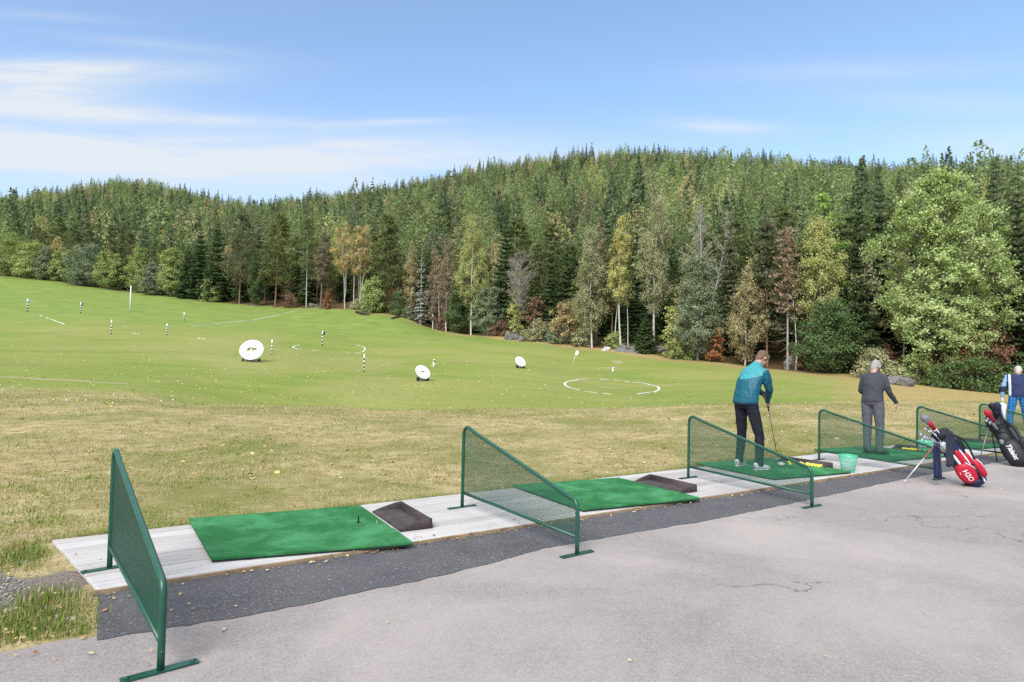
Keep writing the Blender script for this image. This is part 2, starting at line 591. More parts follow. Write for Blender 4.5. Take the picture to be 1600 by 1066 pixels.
GD = G(); GE = G()
NP = 9
nlo, nhi = 4.885, 6.365
w = (nhi - nlo) / NP
r = np.random.default_rng(4)
for k in range(NP):
    n0, n1 = nlo + k * w + .0055, nlo + (k + 1) * w - .0055
    a0 = .05 + (k + .5) * w * -.215
    first = True
    while a0 < 42:
        L = r.uniform(2.6, 4.8) if not first else r.uniform(1.5, 4.8)
        first = False
        z1 = r.uniform(-.003, .001)
        a1 = a0 + L
        sk = -.215 * w / 2 if a0 < 1 else 0
        x = [(a0 - sk, n0), (a1, n0), (a1, n1), (a0 + sk, n1)]
        c4 = .005
        lo = [[p[0], p[1], -.03] for p in x]
        md_ = [[p[0], p[1], z1 - c4] for p in x]
        cx, cy = (a0 + a1) / 2, (n0 + n1) / 2
        tp = [[p[0] + math.copysign(c4, cx - p[0]), p[1] + math.copysign(c4, cy - p[1]), z1] for p in x]
        GD.add(lo + md_ + tp, [(0, 1, 5, 4), (1, 2, 6, 5), (2, 3, 7, 6), (3, 0, 4, 7), (4, 5, 9, 8), (5, 6, 10, 9), (6, 7, 11, 10), (7, 4, 8, 11), (8, 9, 10, 11)],
               0, False, r.uniform(0, 1))
        a0 = a1 + .004
deck = empty('boardwalk', (0, 0, 0), PHI)
setp(deck, 'weathered pale grey plank deck running under the hitting bays', 'deck')
GD.obj('deck_boards', BOARD, deck)
GE.box((21, 4.872, -.014), (42, .022, .026), m=0)
GE.obj('edge_board', EDGEW, deck)
G().box((21.2, 5.62, -.0265), (41.6, 1.42, .004)).obj('gap_shade_sheet', simple('gap_shade_dark', (.035, .028, .022), .9), deck)  # added dark sheet under the boards: its colour stands for shade in the gaps

# ------------------------------------------------------------------ green bay dividers
m = NT('green_paint')
v = m.noise(m.coord(), 14, 5, .6)
c = m.ramp(v, [(.3, (.009, .064, .038)), (.7, (.014, .086, .051))])
c = m.mix(m.ramp(m.noise(m.coord(), 55, 4, .7), [(.70, 0), (.75, .8)]), c, (.14, .20, .16))
m.col(c).set(.33, .0, .5)
m.bump(m.noise(m.coord(), 120, 2), .08, .002)
GREEN = m.mat


def perforated(L, zlo0, zlo1, ztop0, ztop1, pitch=.0175):
    """expanded sheet: staggered six-sided holes, 2.5 mm thick; x along, z up"""
    V = []; F = []
    dx, dz = pitch, pitch * .866
    o6 = [(math.cos(k * math.pi / 3 + math.pi / 6), math.sin(k * math.pi / 3 + math.pi / 6)) for k in range(6)]
    key = {}

    def vid(x, z, y):
        kk = (round(x, 4), round(z, 4), round(y, 4))
        if kk not in key:
            key[kk] = len(V); V.append((x, y, z))
        return key[kk]
    ro, ri = pitch / math.sqrt(3), pitch * .44
    row = 0
    z = .0
    while z < max(ztop0, ztop1) + .02:
        x = (row % 2) * dx / 2
        while x < L:
            lo = zlo0 + (zlo1 - zlo0) * x / L
            hi = ztop0 + (ztop1 - ztop0) * x / L
            if x < .10: hi = min(hi, ztop0 - .10 + math.sqrt(max(0, .01 - (.10 - x) ** 2)) - .0)
            if x > L - .10: hi = min(hi, ztop1 - .055 + math.sqrt(max(0, .01 - (x - L + .10) ** 2)))
            if lo - .004 < z < hi and .006 < x < L - .006:
                for y, flip in ((-.00125, 0), (.00125, 1)):
                    O = [vid(x + ro * c_, z + ro * s_, y) for c_, s_ in o6]
                    I = [vid(x + ri * c_ * 1.0, z + ri * s_, y) for c_, s_ in o6]
                    for k in range(6):
                        q = (O[k], O[(k + 1) % 6], I[(k + 1) % 6], I[k])
                        F.append(q if flip else q[::-1])
                for k in range(6):
                    p = [vid(x + ri * o6[j][0], z + ri * o6[j][1], y) for j, y in ((k, -.00125), ((k + 1) % 6, -.00125), ((k + 1) % 6, .00125), (k, .00125))]
                    F.append(tuple(p))
            x += dx
        z += dz; row += 1
    return np.array(V), np.array(F)


def make_divider(label, foot_b, foot_f, first=None):
    p0 = np.array(foot_b); p1 = np.array(foot_f)
    d = p1 - p0
    rz = math.atan2(d[1], d[0])
    L = 1.79
    if first is not None:
        root = copy_tree(first)
        root.location = (p0[0], p0[1], 0); root.rotation_euler = (0, 0, rz); root['label'] = label
        return root
    root = empty('bay_divider', (p0[0], p0[1], 0), rz)
    setp(root, label, 'bay divider', 'green mesh dividers between the hitting bays')
    zt0, zt1, zl0, zl1 = .862, .40, .155, .115
    R0 = .018
    # one bent tube: back post, bend, sloping top rail, bend, front post
    path = [(0, 0, .008), (0, 0, .2), (0, 0, .5), (0, 0, zt0 - .13)]
    rb = .085
    sl = math.atan2(zt0 - zt1, L)
    for k in range(1, 7):
        th = (math.pi / 2 + sl) * k / 7
        path.append((rb - rb * math.cos(th), 0, zt0 - .10 + rb * math.sin(th) * 1.0 + .0))
    for t in (.12, .3, .5, .7, .88):
        path.append((L * t, 0, zt0 + .028 + (zt1 - zt0) * t - .03))
    for k in range(1, 8):
        th = (math.pi / 2 - sl) * k / 7
        path.append((L - rb * .9 + rb * .9 * math.sin(th + sl * (1 - k / 7)), 0, zt1 - .05 + .1 * math.cos(th + sl * (1 - k / 7)) - .03))
    path += [(L, 0, zt1 - .16), (L, 0, .1), (L, 0, -.018)]
    G().tube(path, R0, 12).obj('tube_frame', GREEN, root)
    G().tube([(0.005, 0, zl0), (L * .5, 0, (zl0 + zl1) / 2), (L - .005, 0, zl1)], .0145, 10).obj('lower_rail', GREEN, root)
    V, F = perforated(L, zl0, zl1, zt0 - .005, zt1 - .012)
    link_mesh('mesh_panel', quad_mesh('mesh_panel', V, F, GREEN), root)
    for x, z in ((0, .002), (L, -.024)):
        f = G().box((x, 0, z + .004), (.05, .34, .008))
        for s in (-1, 1): f.tube([(x, s * .145, z + .008), (x, s * .145, z + .014)], .012, 6)
        f.obj('foot_plate', GREEN, root)
    for x in (0, L):
        zz = .075 if x else .125
        G().tube([(x - .024, 0, zz), (x + .024, 0, zz)], .006, 6).obj('bolt', GREEN, root)
    return root


dv = np.array([1.02, -1.47])
def foot(px, py): return gnd(px, py)[:2]
D1 = make_divider('green perforated divider on the near end of the deck, seen almost edge-on', foot(171, 888.5), foot(261.4, 1061))
D2b = foot(722, 793)
make_divider('green perforated divider between the two empty green mats', D2b, foot(898.6, 860.6), D1)
make_divider('green perforated divider in front of the golfer in the teal jacket', foot(1075.4, 747), foot(1271, 789), D1)
D4b = foot(1279.8, 718.8)
make_divider('green divider beside the man in grey, low end behind the red bag', D4b, D4b + dv, D1)


def divider_back_from_top(px, py):
    d = ray(px, py); t = (.855 - CAMH) / d[2]
    return (d * t)[:2]


D5b = at(1433, 700, 12.15)[:2]; D6b = at(1531, 690, 13.75)[:2]
make_divider('green perforated divider rising behind the red and white golf bag', D5b, D5b + dv, D1)
make_divider('green perforated divider behind the black golf bag at the picture edge', D6b, D6b + dv, D1)

# ------------------------------------------------------------------ mats, trays, tees, balls
m = NT('artificial_turf')
ob = m.coord()
fn = m.noise(ob, 260, 3, .8)
wr = m.noise(ob, 2.4, 5, .65, .4)
c = m.mix(m.ramp(fn, [(.3, 0), (.7, 1)]), (.012, .086, .025), (.032, .190, .056))
c = m.mix(m.ramp(wr, [(.42, 0), (.62, .75)]), c, (.072, .285, .112))
c = m.mix(m.ramp(m.noise(ob, 6, 4, .7), [(.68, 0), (.74, .5)]), c, (.05, .06, .03))
c = m.mix(m.ramp(m.noise(ob, 38, 3, .6), [(.74, 0), (.78, .7)]), c, (.36, .34, .22))
m.col(c).set(.9, 0, .2)
m.bump(fn, .8, .006)
TURF = m.mat
RUBBER = simple('black_rubber', (.012, .018, .014), .8, var=.3)
m = NT('brown_rubber')
v = m.noise(m.coord(), 30, 5, .7)
c = m.ramp(v, [(.3, (.024, .014, .013)), (.7, (.055, .036, .033))])
c = m.mix(m.ramp(m.noise(m.coord(), 7, 5, .7), [(.55, 0), (.72, .5)]), c, (.12, .095, .085))
m.col(c).set(.62, 0, .4); m.bump(v, .25, .004)
BROWN = m.mat

DUSTY = simple('dusty_rubber', (.058, .046, .042), .8, var=.35, scale=9)


def make_mat(corners, label):
    C4 = np.array([c_[:2] for c_ in corners])                # far-left, far-right, near-right, near-left
    o = C4.mean(0)
    root = empty('hitting_mat', (o[0], o[1], 0))
    setp(root, label, 'golf mat', 'green artificial turf hitting mats')
    n = 14
    for nm, mat, z0, z1, ins in (('turf_top', TURF, .016, .031, 0), ('rubber_base', RUBBER, .001, .0165, .006)):
        P = []
        rr = np.random.default_rng(8)
        for i in range(n + 1):
            for j in range(n + 1):
                u, v = i / n, j / n
                p = (C4[3] * (1 - u) + C4[2] * u) * (1 - v) + (C4[0] * (1 - u) + C4[1] * u) * v - o
                p = p * (1 - ins)
                bow = .0015 * math.sin(u * 5 + v * 3) + (.006 * (abs(u - .5) * 2) ** 6 * (v < .3))
                P.append((p[0], p[1], z1 + (bow if ins == 0 else 0)))
        top = np.array(P); bot = top.copy(); bot[:, 2] = z0
        gg = G()
        id_ = lambda i, j: i * (n + 1) + j
        gg.add(top, [(id_(i, j), id_(i + 1, j), id_(i + 1, j + 1), id_(i, j + 1)) for i in range(n) for j in range(n)], 0, False)
        B = []
        for i in range(n): B += [((i, 0), (i + 1, 0)), ((i + 1, n), (i, n)), ((n, i), (n, i + 1)), ((0, i + 1), (0, i))]
        gg.add(np.concatenate([top, bot]), [(id_(*q) + (n + 1) ** 2, id_(*p_) + (n + 1) ** 2, id_(*p_), id_(*q)) for p_, q in B] , 0, False)
        gg.obj(nm, mat, root)
    return root, C4


M1, C1 = make_mat([gnd(295, 810, .03), gnd(563, 790, .03), gnd(645, 848, .03), gnd(331, 873, .03)], 'empty green turf mat nearest the camera, with a black rubber tee')
M2, C2 = make_mat([gnd(801, 757.5, .03), gnd(967, 746.5, .03), gnd(1094, 778, .03), gnd(911, 796, .03)], 'empty green turf mat between the second and third dividers')
cen2 = C2.mean(0)


def mat_at(o):
    return [np.append(o + (c_ - cen2), 0) for c_ in C2]


M3c = gnd(1330, 737, .03)[:2] - (C2[2] - cen2)
make_mat(mat_at(M3c), 'green turf mat under the golfer in the teal jacket')
M4c = M3c + EA * 3.45 + EN * .1
make_mat(mat_at(M4c), 'green turf mat under the man in grey')
M5c = M4c + EA * 3.5
make_mat(mat_at(M5c), 'green turf mat seen past the red bag, without a player')
M6c = M5c + EA * 3.5
make_mat(mat_at(M6c), 'far green turf mat under the man in blue plaid trousers')

tee = G()
tb = gnd(560, 817, .03)
tee.tube([(0, 0, 0), (0, 0, .004)], .02, 10)
tee.tube([(0, 0, .003), (0, 0, .05), (0, 0, .056)], [.0075, .0065, .011], 10)
o = tee.obj('rubber_tee', RUBBER, None, (tb[0], tb[1], .031))
setp(o, 'short black rubber tee standing on the nearest green mat', 'golf tee')
t2 = gnd(588, 819, .03)
o = G().tube([(0, 0, 0), (.004, .002, .02), (.006, .003, .026)], [.003, .003, .006], 6).obj('wooden_tee', simple('pale_wood', (.62, .55, .42)), None, (t2[0], t2[1], .031))
setp(o, 'tiny pale tee at the right edge of the nearest mat', 'golf tee')


def tray_mesh():
    """open-fronted ball tray: high rounded back and side rims sloping down to the front lip; x across .62, y deep .46"""
    Wd, Dp = .31, .78
    gg = G()
    n = 16
    ys = np.linspace(-Dp / 2, Dp / 2, n + 1)
    th = .022

    def rim(s):   # s 0 front .. 1 back along x
        return .016 + .072 * min(1, (s / .85) ** .8)
    # closed outline of the outer walls: front-left, along left side, back, right side
    xs = np.linspace(0, 1, 9)
    # floor
    gg.box((0, 0, .012), (Wd - .01, Dp - .01, .018), m=1)
    for sgn in (-1, 1):
        y0 = sgn * (Dp / 2 - th / 2)
        V = []; F = []
        for i, s in enumerate(xs):
            x = -Wd / 2 + Wd * s
            h = rim(s)
            out = sgn * th / 2
            for yy, zz in ((y0 + out * 1.3, 0.003), (y0 + out, h - .006), (y0 + out * .4, h), (y0 - out * .4, h), (y0 - out, h - .006), (y0 - out * 2.2, .02)):
                V.append((x, yy, zz))
        for i in range(8):
            for k in range(5): F.append((i * 6 + k, i * 6 + k + 1, i * 6 + 7 + k, i * 6 + 6 + k) if sgn < 0 else (i * 6 + k, i * 6 + 6 + k, i * 6 + 7 + k, i * 6 + k + 1))
        F += [tuple(range(6)), tuple(48 + k for k in range(6))]
        gg.add(V, F)
    h = rim(1)
    V = []; F = []
    for i, y in enumerate((-Dp / 2 + .004, Dp / 2 - .004)):
        for xx, zz in ((Wd / 2 + .012, .003), (Wd / 2, h - .006), (Wd / 2 - .008, h + .001), (Wd / 2 - .016, h), (Wd / 2 - .024, h - .008), (Wd / 2 - .045, .02)):
            V.append((xx, y, zz))
    for k in range(5): F.append((k, k + 1, k + 7, k + 6))
    F += [tuple(range(6))[::-1], tuple(range(6, 12))]
    gg.add(V, F)
    return gg.mesh('ball_tray', [BROWN, DUSTY])


TM = tray_mesh()


def tray(cen, rz, label):
    o = link_mesh('ball_tray', TM, None, (cen[0], cen[1], .002))
    o.rotation_euler = (0, 0, rz)
    return setp(o, label, 'ball tray', 'dark brown rubber ball trays beside the mats')


tr1 = (gnd(584, 800)[:2] + gnd(668, 828)[:2] + gnd(634, 831)[:2] + gnd(624, 797)[:2]) / 4
rzt = math.atan2(*(C1[1] - C1[2])[::-1]) - math.pi / 2
tray(tr1, rzt, 'empty dark brown rubber tray beside the nearest green mat')
tr2 = (gnd(997, 754)[:2] + gnd(1078, 770)[:2] + gnd(1050, 771)[:2] + gnd(1030, 752)[:2]) / 4
rz2 = math.atan2(*(C2[1] - C2[2])[::-1]) - math.pi / 2
tray(tr2, rz2, 'empty dark brown rubber tray beside the second green mat')
off2 = tr2 - cen2
tr3 = (gnd(1262, 729)[:2]) + np.array([-.05, .05])
tray(tr3, rz2 + .1, 'dark brown tray of yellow balls in front of the teal jacketed golfer')
tr4 = gnd(1432, 706)[:2]
tray(tr4, rz2 + .1, 'dark brown tray of yellow balls left of the red golf bag')
tray(gnd(1530, 694)[:2], rz2 + .1, 'empty dark brown tray between the red bag and the black bag')

BALLY = simple('yellow_ball', (.80, .66, .07), .35, var=.05)
BALLW = simple('white_ball', (.80, .80, .74), .4, var=.04)
bm_ = G().ball((0, 0, 0), .0213, 10, 7)
BY = bm_.mesh('golf_ball', BALLY)
BW = bm_.mesh('golf_ball', BALLW)
rb_ = np.random.default_rng(21)


def tray_balls(cen, rz, spots, lab, grp):
    ca, sa = math.cos(rz), math.sin(rz)
    for x, y in spots:
        o = link_mesh('golf_ball', BY, None, (cen[0] + x * ca - y * sa, cen[1] + x * sa + y * ca, .002 + .021 + .0213))
        setp(o, lab, 'golf ball', grp)


sp = [(-.11 + .05 * (k % 3) + rb_.uniform(-.006, .006), -.30 + .048 * (k // 3) + rb_.uniform(-.008, .008)) for k in range(33) if rb_.random() < .8]
tray_balls(tr3, rz2 + .1, sp, 'yellow golf ball in the tray in front of the teal jacketed golfer', 'yellow balls in the tray by the teal jacketed golfer')
sp = [(-.10 + .05 * (k % 3) + rb_.uniform(-.006, .006), -.05 + .048 * (k // 3) + rb_.uniform(-.008, .008)) for k in range(18) if rb_.random() < .8] + [(-.05, -.15), (0, -.2), (-.06, -.22)]
tray_balls(tr4, rz2 + .1, sp, 'yellow golf ball in the tray left of the red golf bag', 'yellow balls in the tray by the man in grey')

# ------------------------------------------------------------------ green plastic ball baskets
GP = NT('mint_plastic')
GP.col((.12, .55, .36)).set(.35, 0, .5)
GP.b.inputs['Subsurface Weight'].default_value = .15
GP.b.inputs['Subsurface Radius'].default_value = (.02, .03, .02)


def basket(loc, label):
    root = empty('ball_basket', loc)
    setp(root, label, 'basket', 'mint green plastic ball baskets')
    H, r0, r1 = .24, .085, .125
    gg = G()
    rr = lambda z: r0 + (r1 - r0) * z / H
    for k in range(22):
        th = k / 22 * 2 * math.pi
        P_ = [(rr(z) * math.cos(th), rr(z) * math.sin(th), z) for z in (.004, H * .5, H - .015)]
        gg.tube(P_, .0034, 5, up=(math.cos(th), math.sin(th), 0))
    for z, w_ in ((.008, .006), (.09, .004), (.165, .004)):
        gg.tube([(rr(z) * math.cos(t_), rr(z) * math.sin(t_), z) for t_ in np.linspace(0, 2 * math.pi, 33)], w_, 6, cap=False)
    gg.tube([(0, 0, .002), (0, 0, .007)], r0, 24)
    gg.obj('cage', GP.mat, root)
    gg = G()
    for dz in (0, .012, .024):
        gg.tube([(rr(H) * math.cos(t_), rr(H) * math.sin(t_), H - .024 + dz) for t_ in np.linspace(0, 2 * math.pi, 33)], (.007 if dz != .012 else .0055), 6, cap=False)
    gg.obj('rim', GP.mat, root)
    gg = G()
    gg.tube([((r1 + .004) * math.cos(t_), (r1 + .004) * math.sin(t_) * .98, H - .045 - .03 * math.sin(t_)) for t_ in np.linspace(math.pi, 2 * math.pi, 17)], .0035, 6)
    gg.obj('handle', GP.mat, root)
    return root


bk = gnd(1325, 737, .0)
basket((bk[0], bk[1], .002), 'mint green basket at a mat corner, right of the teal jacketed golfer')
bk2 = at(1446, 708, 11.6)
basket((bk2[0], bk2[1], .002), 'mint green plastic basket half hidden behind the red golf bag')

# ------------------------------------------------------------------ trees
def unit(v):
    return v / (np.linalg.norm(v, axis=-1, keepdims=True) + 1e-9)


def leaf_quads(C, D, N, l, w):
    """diamond leaves: centre C, direction D, normal N, length l, width w"""
    D = unit(D); S = unit(np.cross(D, N))
    l = np.asarray(l).reshape(-1, 1); w = np.asarray(w).reshape(-1, 1)
    V = np.stack([C - D * l * .5, C + S * w * .5 - D * l * .05, C + D * l * .5, C - S * w * .5 - D * l * .05], 1).reshape(-1, 3)
    return V, np.arange(len(V)).reshape(-1, 4)


def limbs(paths, sides=5):
    """paths: list of (points (n,3), radii (n)) -> quads"""
    Vs, Qs, n = [], [], 0
    ang = np.arange(sides) / sides * 2 * math.pi
    for P, rad in paths:
        P = np.asarray(P); T = unit(np.gradient(P, axis=0))
        ref = np.where(np.abs(T[:, 2:3]) > .8, np.array([[1., .2, 0]]), np.array([[0., 0, 1]]))
        A = unit(np.cross(T, ref)); B = np.cross(T, A)
        ring = P[:, None] + (np.cos(ang)[None, :, None] * A[:, None] + np.sin(ang)[None, :, None] * B[:, None]) * np.asarray(rad)[:, None, None]
        k = len(P)
        i = np.arange(k * sides).reshape(k, sides)
        j = np.roll(i, -1, 1)
        Vs.append(ring.reshape(-1, 3)); Qs.append(np.stack([i[:-1], j[:-1], j[1:], i[1:]], -1).reshape(-1, 4) + n)
        n += k * sides
    return np.concatenate(Vs), np.concatenate(Qs)


def curve(p0, p1, sag, n, r, jit=0.0):
    t = np.linspace(0, 1, n)[:, None]
    P = p0 * (1 - t) + p1 * t
    P[:, 2] += (sag * 4 * t * (1 - t))[:, 0]
    if jit: P[1:-1] += r.normal(0, jit, (n - 2, 3))
    return P


def rv(r, n):
    return unit(r.normal(0, 1, (n, 3)))


def trunk_path(r, H, lean=.02, wig=.012, n=9):
    t = np.linspace(0, 1, n)
    off = np.cumsum(r.normal(0, wig * H, (n, 2)), 0) * .5
    off -= off[0]
    P = np.c_[off + np.outer(t * H, r.normal(0, lean, 2)), t * H]
    return t, P


def spruce(seed, H, Rr, whorls, per, sprays, droop=.28, bare=.04, dens=1.0, ragged=.25):
    r = np.random.default_rng(seed)
    t, TP = trunk_path(r, H, .006, .002)
    wood = [(TP, np.maximum(.011 * H * (1 - t * .96), .012))]
    C, D, N, L, Wd, T = [], [], [], [], [], []
    zs = bare + (1 - bare) * (np.arange(whorls) + r.uniform(-.35, .35, whorls)) / whorls
    for z in zs:
        z = min(max(z, bare), .985)
        prof = (1 - z) ** .82 * min(1, .55 + (z - bare) * 4)
        k = max(3, int(round(per * (.55 + .45 * (1 - z)))))
        a0 = r.uniform(0, 6.28)
        for b in range(k):
            if r.random() > dens: continue
            a = a0 + b * 6.283 / k + r.normal(0, .18)
            Lb = max(.12, Rr * prof * r.uniform(1 - ragged, 1 + ragged * .7))
            o = np.array([np.interp(z, t, TP[:, 0]), np.interp(z, t, TP[:, 1]), z * H])
            hd = np.array([math.cos(a), math.sin(a), 0])
            el0 = .75 * z - .12
            s = (np.arange(sprays) + .6) / sprays
            q = o + np.outer(s * Lb, hd)
            q[:, 2] += s * Lb * el0 - droop * Lb * s ** 1.5 * (1.2 - z) + .14 * Lb * s ** 3
            sd = np.array([-hd[1], hd[0], 0])
            tint = r.uniform(.15, .85)
            for sg in (-1, 0, 1):
                ln = Lb * (.62 - .30 * s) * r.uniform(.75, 1.25, sprays)
                dd = hd * (.75 if sg else 1.0) + sd * sg * .75 + np.array([0, 0, -.30 if sg else -.08])
                dd = dd + r.normal(0, .16, (sprays, 3))
                C.append(q + unit(dd) * (ln * .38)[:, None]); D.append(dd)
                N.append(np.array([0, 0, .65]) + r.normal(0, .32, (sprays, 3)) + hd * .9)
                L.append(ln); Wd.append(ln * r.uniform(.34, .52, sprays)); T.append(np.full(sprays, tint) + r.normal(0, .14, sprays))
            if sprays > 3:      # hanging twigs
                ln = Lb * .3 * r.uniform(.6, 1.2, sprays)
                dd = np.array([0, 0, -1.]) + hd * .3 + r.normal(0, .2, (sprays, 3))
                C.append(q + unit(dd) * (ln * .4)[:, None]); D.append(dd); N.append(hd + r.normal(0, .4, (sprays, 3)))
                L.append(ln); Wd.append(ln * .45); T.append(np.full(sprays, tint - .1))
    # leader
    C.append(np.array([[TP[-1, 0], TP[-1, 1], H * .99]])); D.append(np.array([[0, 0, 1.]])); N.append(np.array([[1., 0, 0]])); L.append([H * .05]); Wd.append([H * .008]); T.append([.5])
    cat = np.concatenate
    V, Qd = leaf_quads(cat(C), cat(D), cat(N), cat(L), cat(Wd))
    return limbs(wood, 6), (V, Qd, np.repeat(np.clip(cat(T), 0, 1), 4))


def broadleaf(seed, H, Rr, zb, clumps, per, leaf, shape='oval', hang=0.0, trunk_r=None, stems=1, rc=.16, twigs=True, up=.55, spread=1.0, sticks=1.0):
    """trunk, limbs to every clump, and leaves gathered in clumps inside an uneven crown outline"""
    r = np.random.default_rng(seed)
    trunk_r = trunk_r or .0085 * H
    wood = []; trunks = []
    for k in range(stems):
        t, TP = trunk_path(r, H * (.93 if k == 0 else r.uniform(.75, .95)), .015 if stems == 1 else .06, .010)
        if k: TP[:, :2] += r.normal(0, .15, 2) + .1
        trunks.append((t, TP)); wood.append((TP, np.maximum(trunk_r * (1 - t * .9) * (1 if k == 0 else .75), .012)))
    lob = r.uniform(0, 6.28, 4)
    C, T, S = [], [], []
    while len(C) < clumps:
        s = r.uniform(0, 1)
        if shape == 'oval': pr = math.sin(math.pi * min(1, .06 + .90 * s)) ** .6
        elif shape == 'egg': pr = (min(1, s / .28) ** .6) * (1 - max(0, s - .28) / .76) ** .62
        elif shape == 'big': pr = (.40 + .60 * math.sin(math.pi * min(1, .12 + .80 * s))) * (1 - s ** 5) ** .55
        elif shape == 'cone': pr = min(1, .45 + s * 4) * (1 - s) ** .75 + .06
        elif shape == 'dome': pr = (1 - s ** 2.2) ** .55 * (.72 + .28 * min(1, s * 5))
        elif shape == 'column': pr = (.55 + .45 * math.sin(math.pi * min(1, s * 1.1))) * (1 - s ** 3) ** .7
        elif shape == 'umbrella': pr = .35 + .9 * s if s < .6 else .9 * (1 - ((s - .6) / .42) ** 2) ** .5 if s < 1 else 0
        if r.random() > pr + .15: continue
        a = r.uniform(0, 6.28)
        wobl = 1 + .16 * math.sin(2 * a + lob[0] + 4 * s) + .13 * math.sin(3 * a + lob[1] - 5 * s) + .09 * math.sin(5 * a + lob[2] + 9 * s)
        rad = Rr * pr * wobl * math.sqrt(r.uniform(.12, 1)) * r.uniform(.9, 1.08)
        z = H * (zb + (1 - zb) * s)
        t, TP = trunks[r.integers(len(trunks))]
        c = np.array([np.interp(z, TP[:, 2], TP[:, 0]) + rad * math.cos(a), np.interp(z, TP[:, 2], TP[:, 1]) + rad * math.sin(a), z])
        zz = max(H * zb * .75, z - rad * r.uniform(.5, 1.1) - .04 * H)
        if r.random() < sticks:
            p0 = np.array([np.interp(zz, TP[:, 2], TP[:, 0]), np.interp(zz, TP[:, 2], TP[:, 1]), min(zz, TP[-1, 2] * .98)])
            rr0 = trunk_r * (.34 * (1 - zz / H) + .10)
            P = curve(p0, c, .08 * rad, 5, r, .02 * Rr)
            wood.append((P, np.linspace(rr0, .012 + .0004 * H, 5)))
            if twigs:
                for q in range(3):
                    e = c + rv(r, 1)[0] * Rr * rc * 1.4
                    wood.append((np.array([P[3], (P[3] + e) / 2 + (0, 0, .05), e]), np.array([.35 * rr0 + .008, .012, .006])))
        C.append(c); T.append(r.uniform(.1, .9)); S.append(r.uniform(.65, 1.35))
    C = np.array(C); T = np.array(T); S = np.array(S)
    W_, Wq = limbs(wood, 5)
    nt_ = stems * 8 * 5
    Wm = (np.arange(len(Wq)) >= nt_).astype(int)
    if per == 0: return (W_, Wq, Wm), None
    k = np.maximum(6, (per * S ** 2).astype(int))
    I = np.repeat(np.arange(clumps), k)
    n = len(I)
    off = r.normal(0, 1, (n, 3)); off = unit(off) * np.abs(r.normal(0, .62, (n, 1)))
    sc = Rr * rc * S[I][:, None] * np.array([[1.15, 1.15, .8 + hang * 1.2]]) * spread
    LC = C[I] + off * sc
    if hang: LC[:, 2] -= hang * Rr * .18 * np.abs(r.normal(0, 1, n))
    outw = unit(LC - np.array([0, 0, H * (zb + .25 * (1 - zb))]))
    D = r.normal(0, 1, (n, 3)) + np.array([0, 0, -.3 - 2.0 * hang])
    N = rv(r, n) * .62 + np.array([0, 0, up * .8]) + unit(off) * .45 + outw * .7
    ln = leaf * r.uniform(.7, 1.35, n)
    V, Qd = leaf_quads(LC, D, N, ln, ln * r.uniform(.55, .8, n))
    tint = np.clip(T[I] + r.normal(0, .16, n), 0, 1)
    return (W_, Wq, Wm), (V, Qd, np.repeat(tint, 4))


def pine(seed, H, Rr, zb, nb, clump_n, leaf, sparse=1.0, flat=.55, dead=8):
    """Scots pine: long bare stem with dead snags, flat layered needle masses"""
    r = np.random.default_rng(seed)
    t, TP = trunk_path(r, H, .012, .004)
    wood = [(TP, np.maximum(.0095 * H * (1 - t * .93), .012))]
    C, T, S = [], [], []
    for i in range(nb):
        s = (i + r.uniform(0, 1)) / nb
        z = H * (zb + (1 - zb) * s)
        pr = (min(1, s / .25 + .45)) * (1 - s ** 1.7) ** .75 + .08
        L = Rr * pr * r.uniform(.55, 1.1)
        a = i * 2.4 + r.normal(0, .4)
        p0 = np.array([np.interp(z / H, t, TP[:, 0]), np.interp(z / H, t, TP[:, 1]), z])
        rise = L * (.35 * s - .05 + r.normal(0, .08))
        e = p0 + np.array([math.cos(a) * L, math.sin(a) * L, rise])
        wood.append((curve(p0, e, -.06 * L, 5, r, .02), np.linspace(.006 * H * (1 - s * .7) * .45, .012, 5)))
        for q in np.linspace(.45, 1.0, 4):
            c = p0 * (1 - q) + e * q + r.normal(0, .07 * Rr, 3) + (0, 0, .04 * Rr)
            C.append(c); T.append(r.uniform(.1, .9)); S.append(Rr * r.uniform(.15, .26) * (1.1 - .35 * s))
    for i in range(dead):
        z = H * r.uniform(.15, zb + .1); a = r.uniform(0, 6.28); L = Rr * r.uniform(.3, .8)
        p0 = np.array([np.interp(z / H, t, TP[:, 0]), np.interp(z / H, t, TP[:, 1]), z])
        wood.append((curve(p0, p0 + np.array([math.cos(a) * L, math.sin(a) * L, -L * r.uniform(.05, .4)]), .05 * L, 4, r, .03), np.linspace(.02, .008, 4)))
    C = np.array(C); T = np.array(T); S = np.array(S)
    k = int(clump_n * sparse)
    I = np.repeat(np.arange(len(C)), k)
    n = len(I)
    off = unit(r.normal(0, 1, (n, 3))) * np.abs(r.normal(0, .7, (n, 1)))
    LC = C[I] + off * S[I][:, None] * np.array([[1.25, 1.25, flat]])
    D = unit(off) + np.array([0, 0, .55]) + r.normal(0, .4, (n, 3))
    N = rv(r, n) * .6 + np.array([0, 0, .6]) + unit(off) * .7
    ln = leaf * r.uniform(.7, 1.3, n)
    V, Qd = leaf_quads(LC, D, N, ln, ln * r.uniform(.38, .55, n))
    return limbs(wood, 6), (V, Qd, np.repeat(np.clip(T[I] + r.normal(0, .15, n), 0, 1), 4))


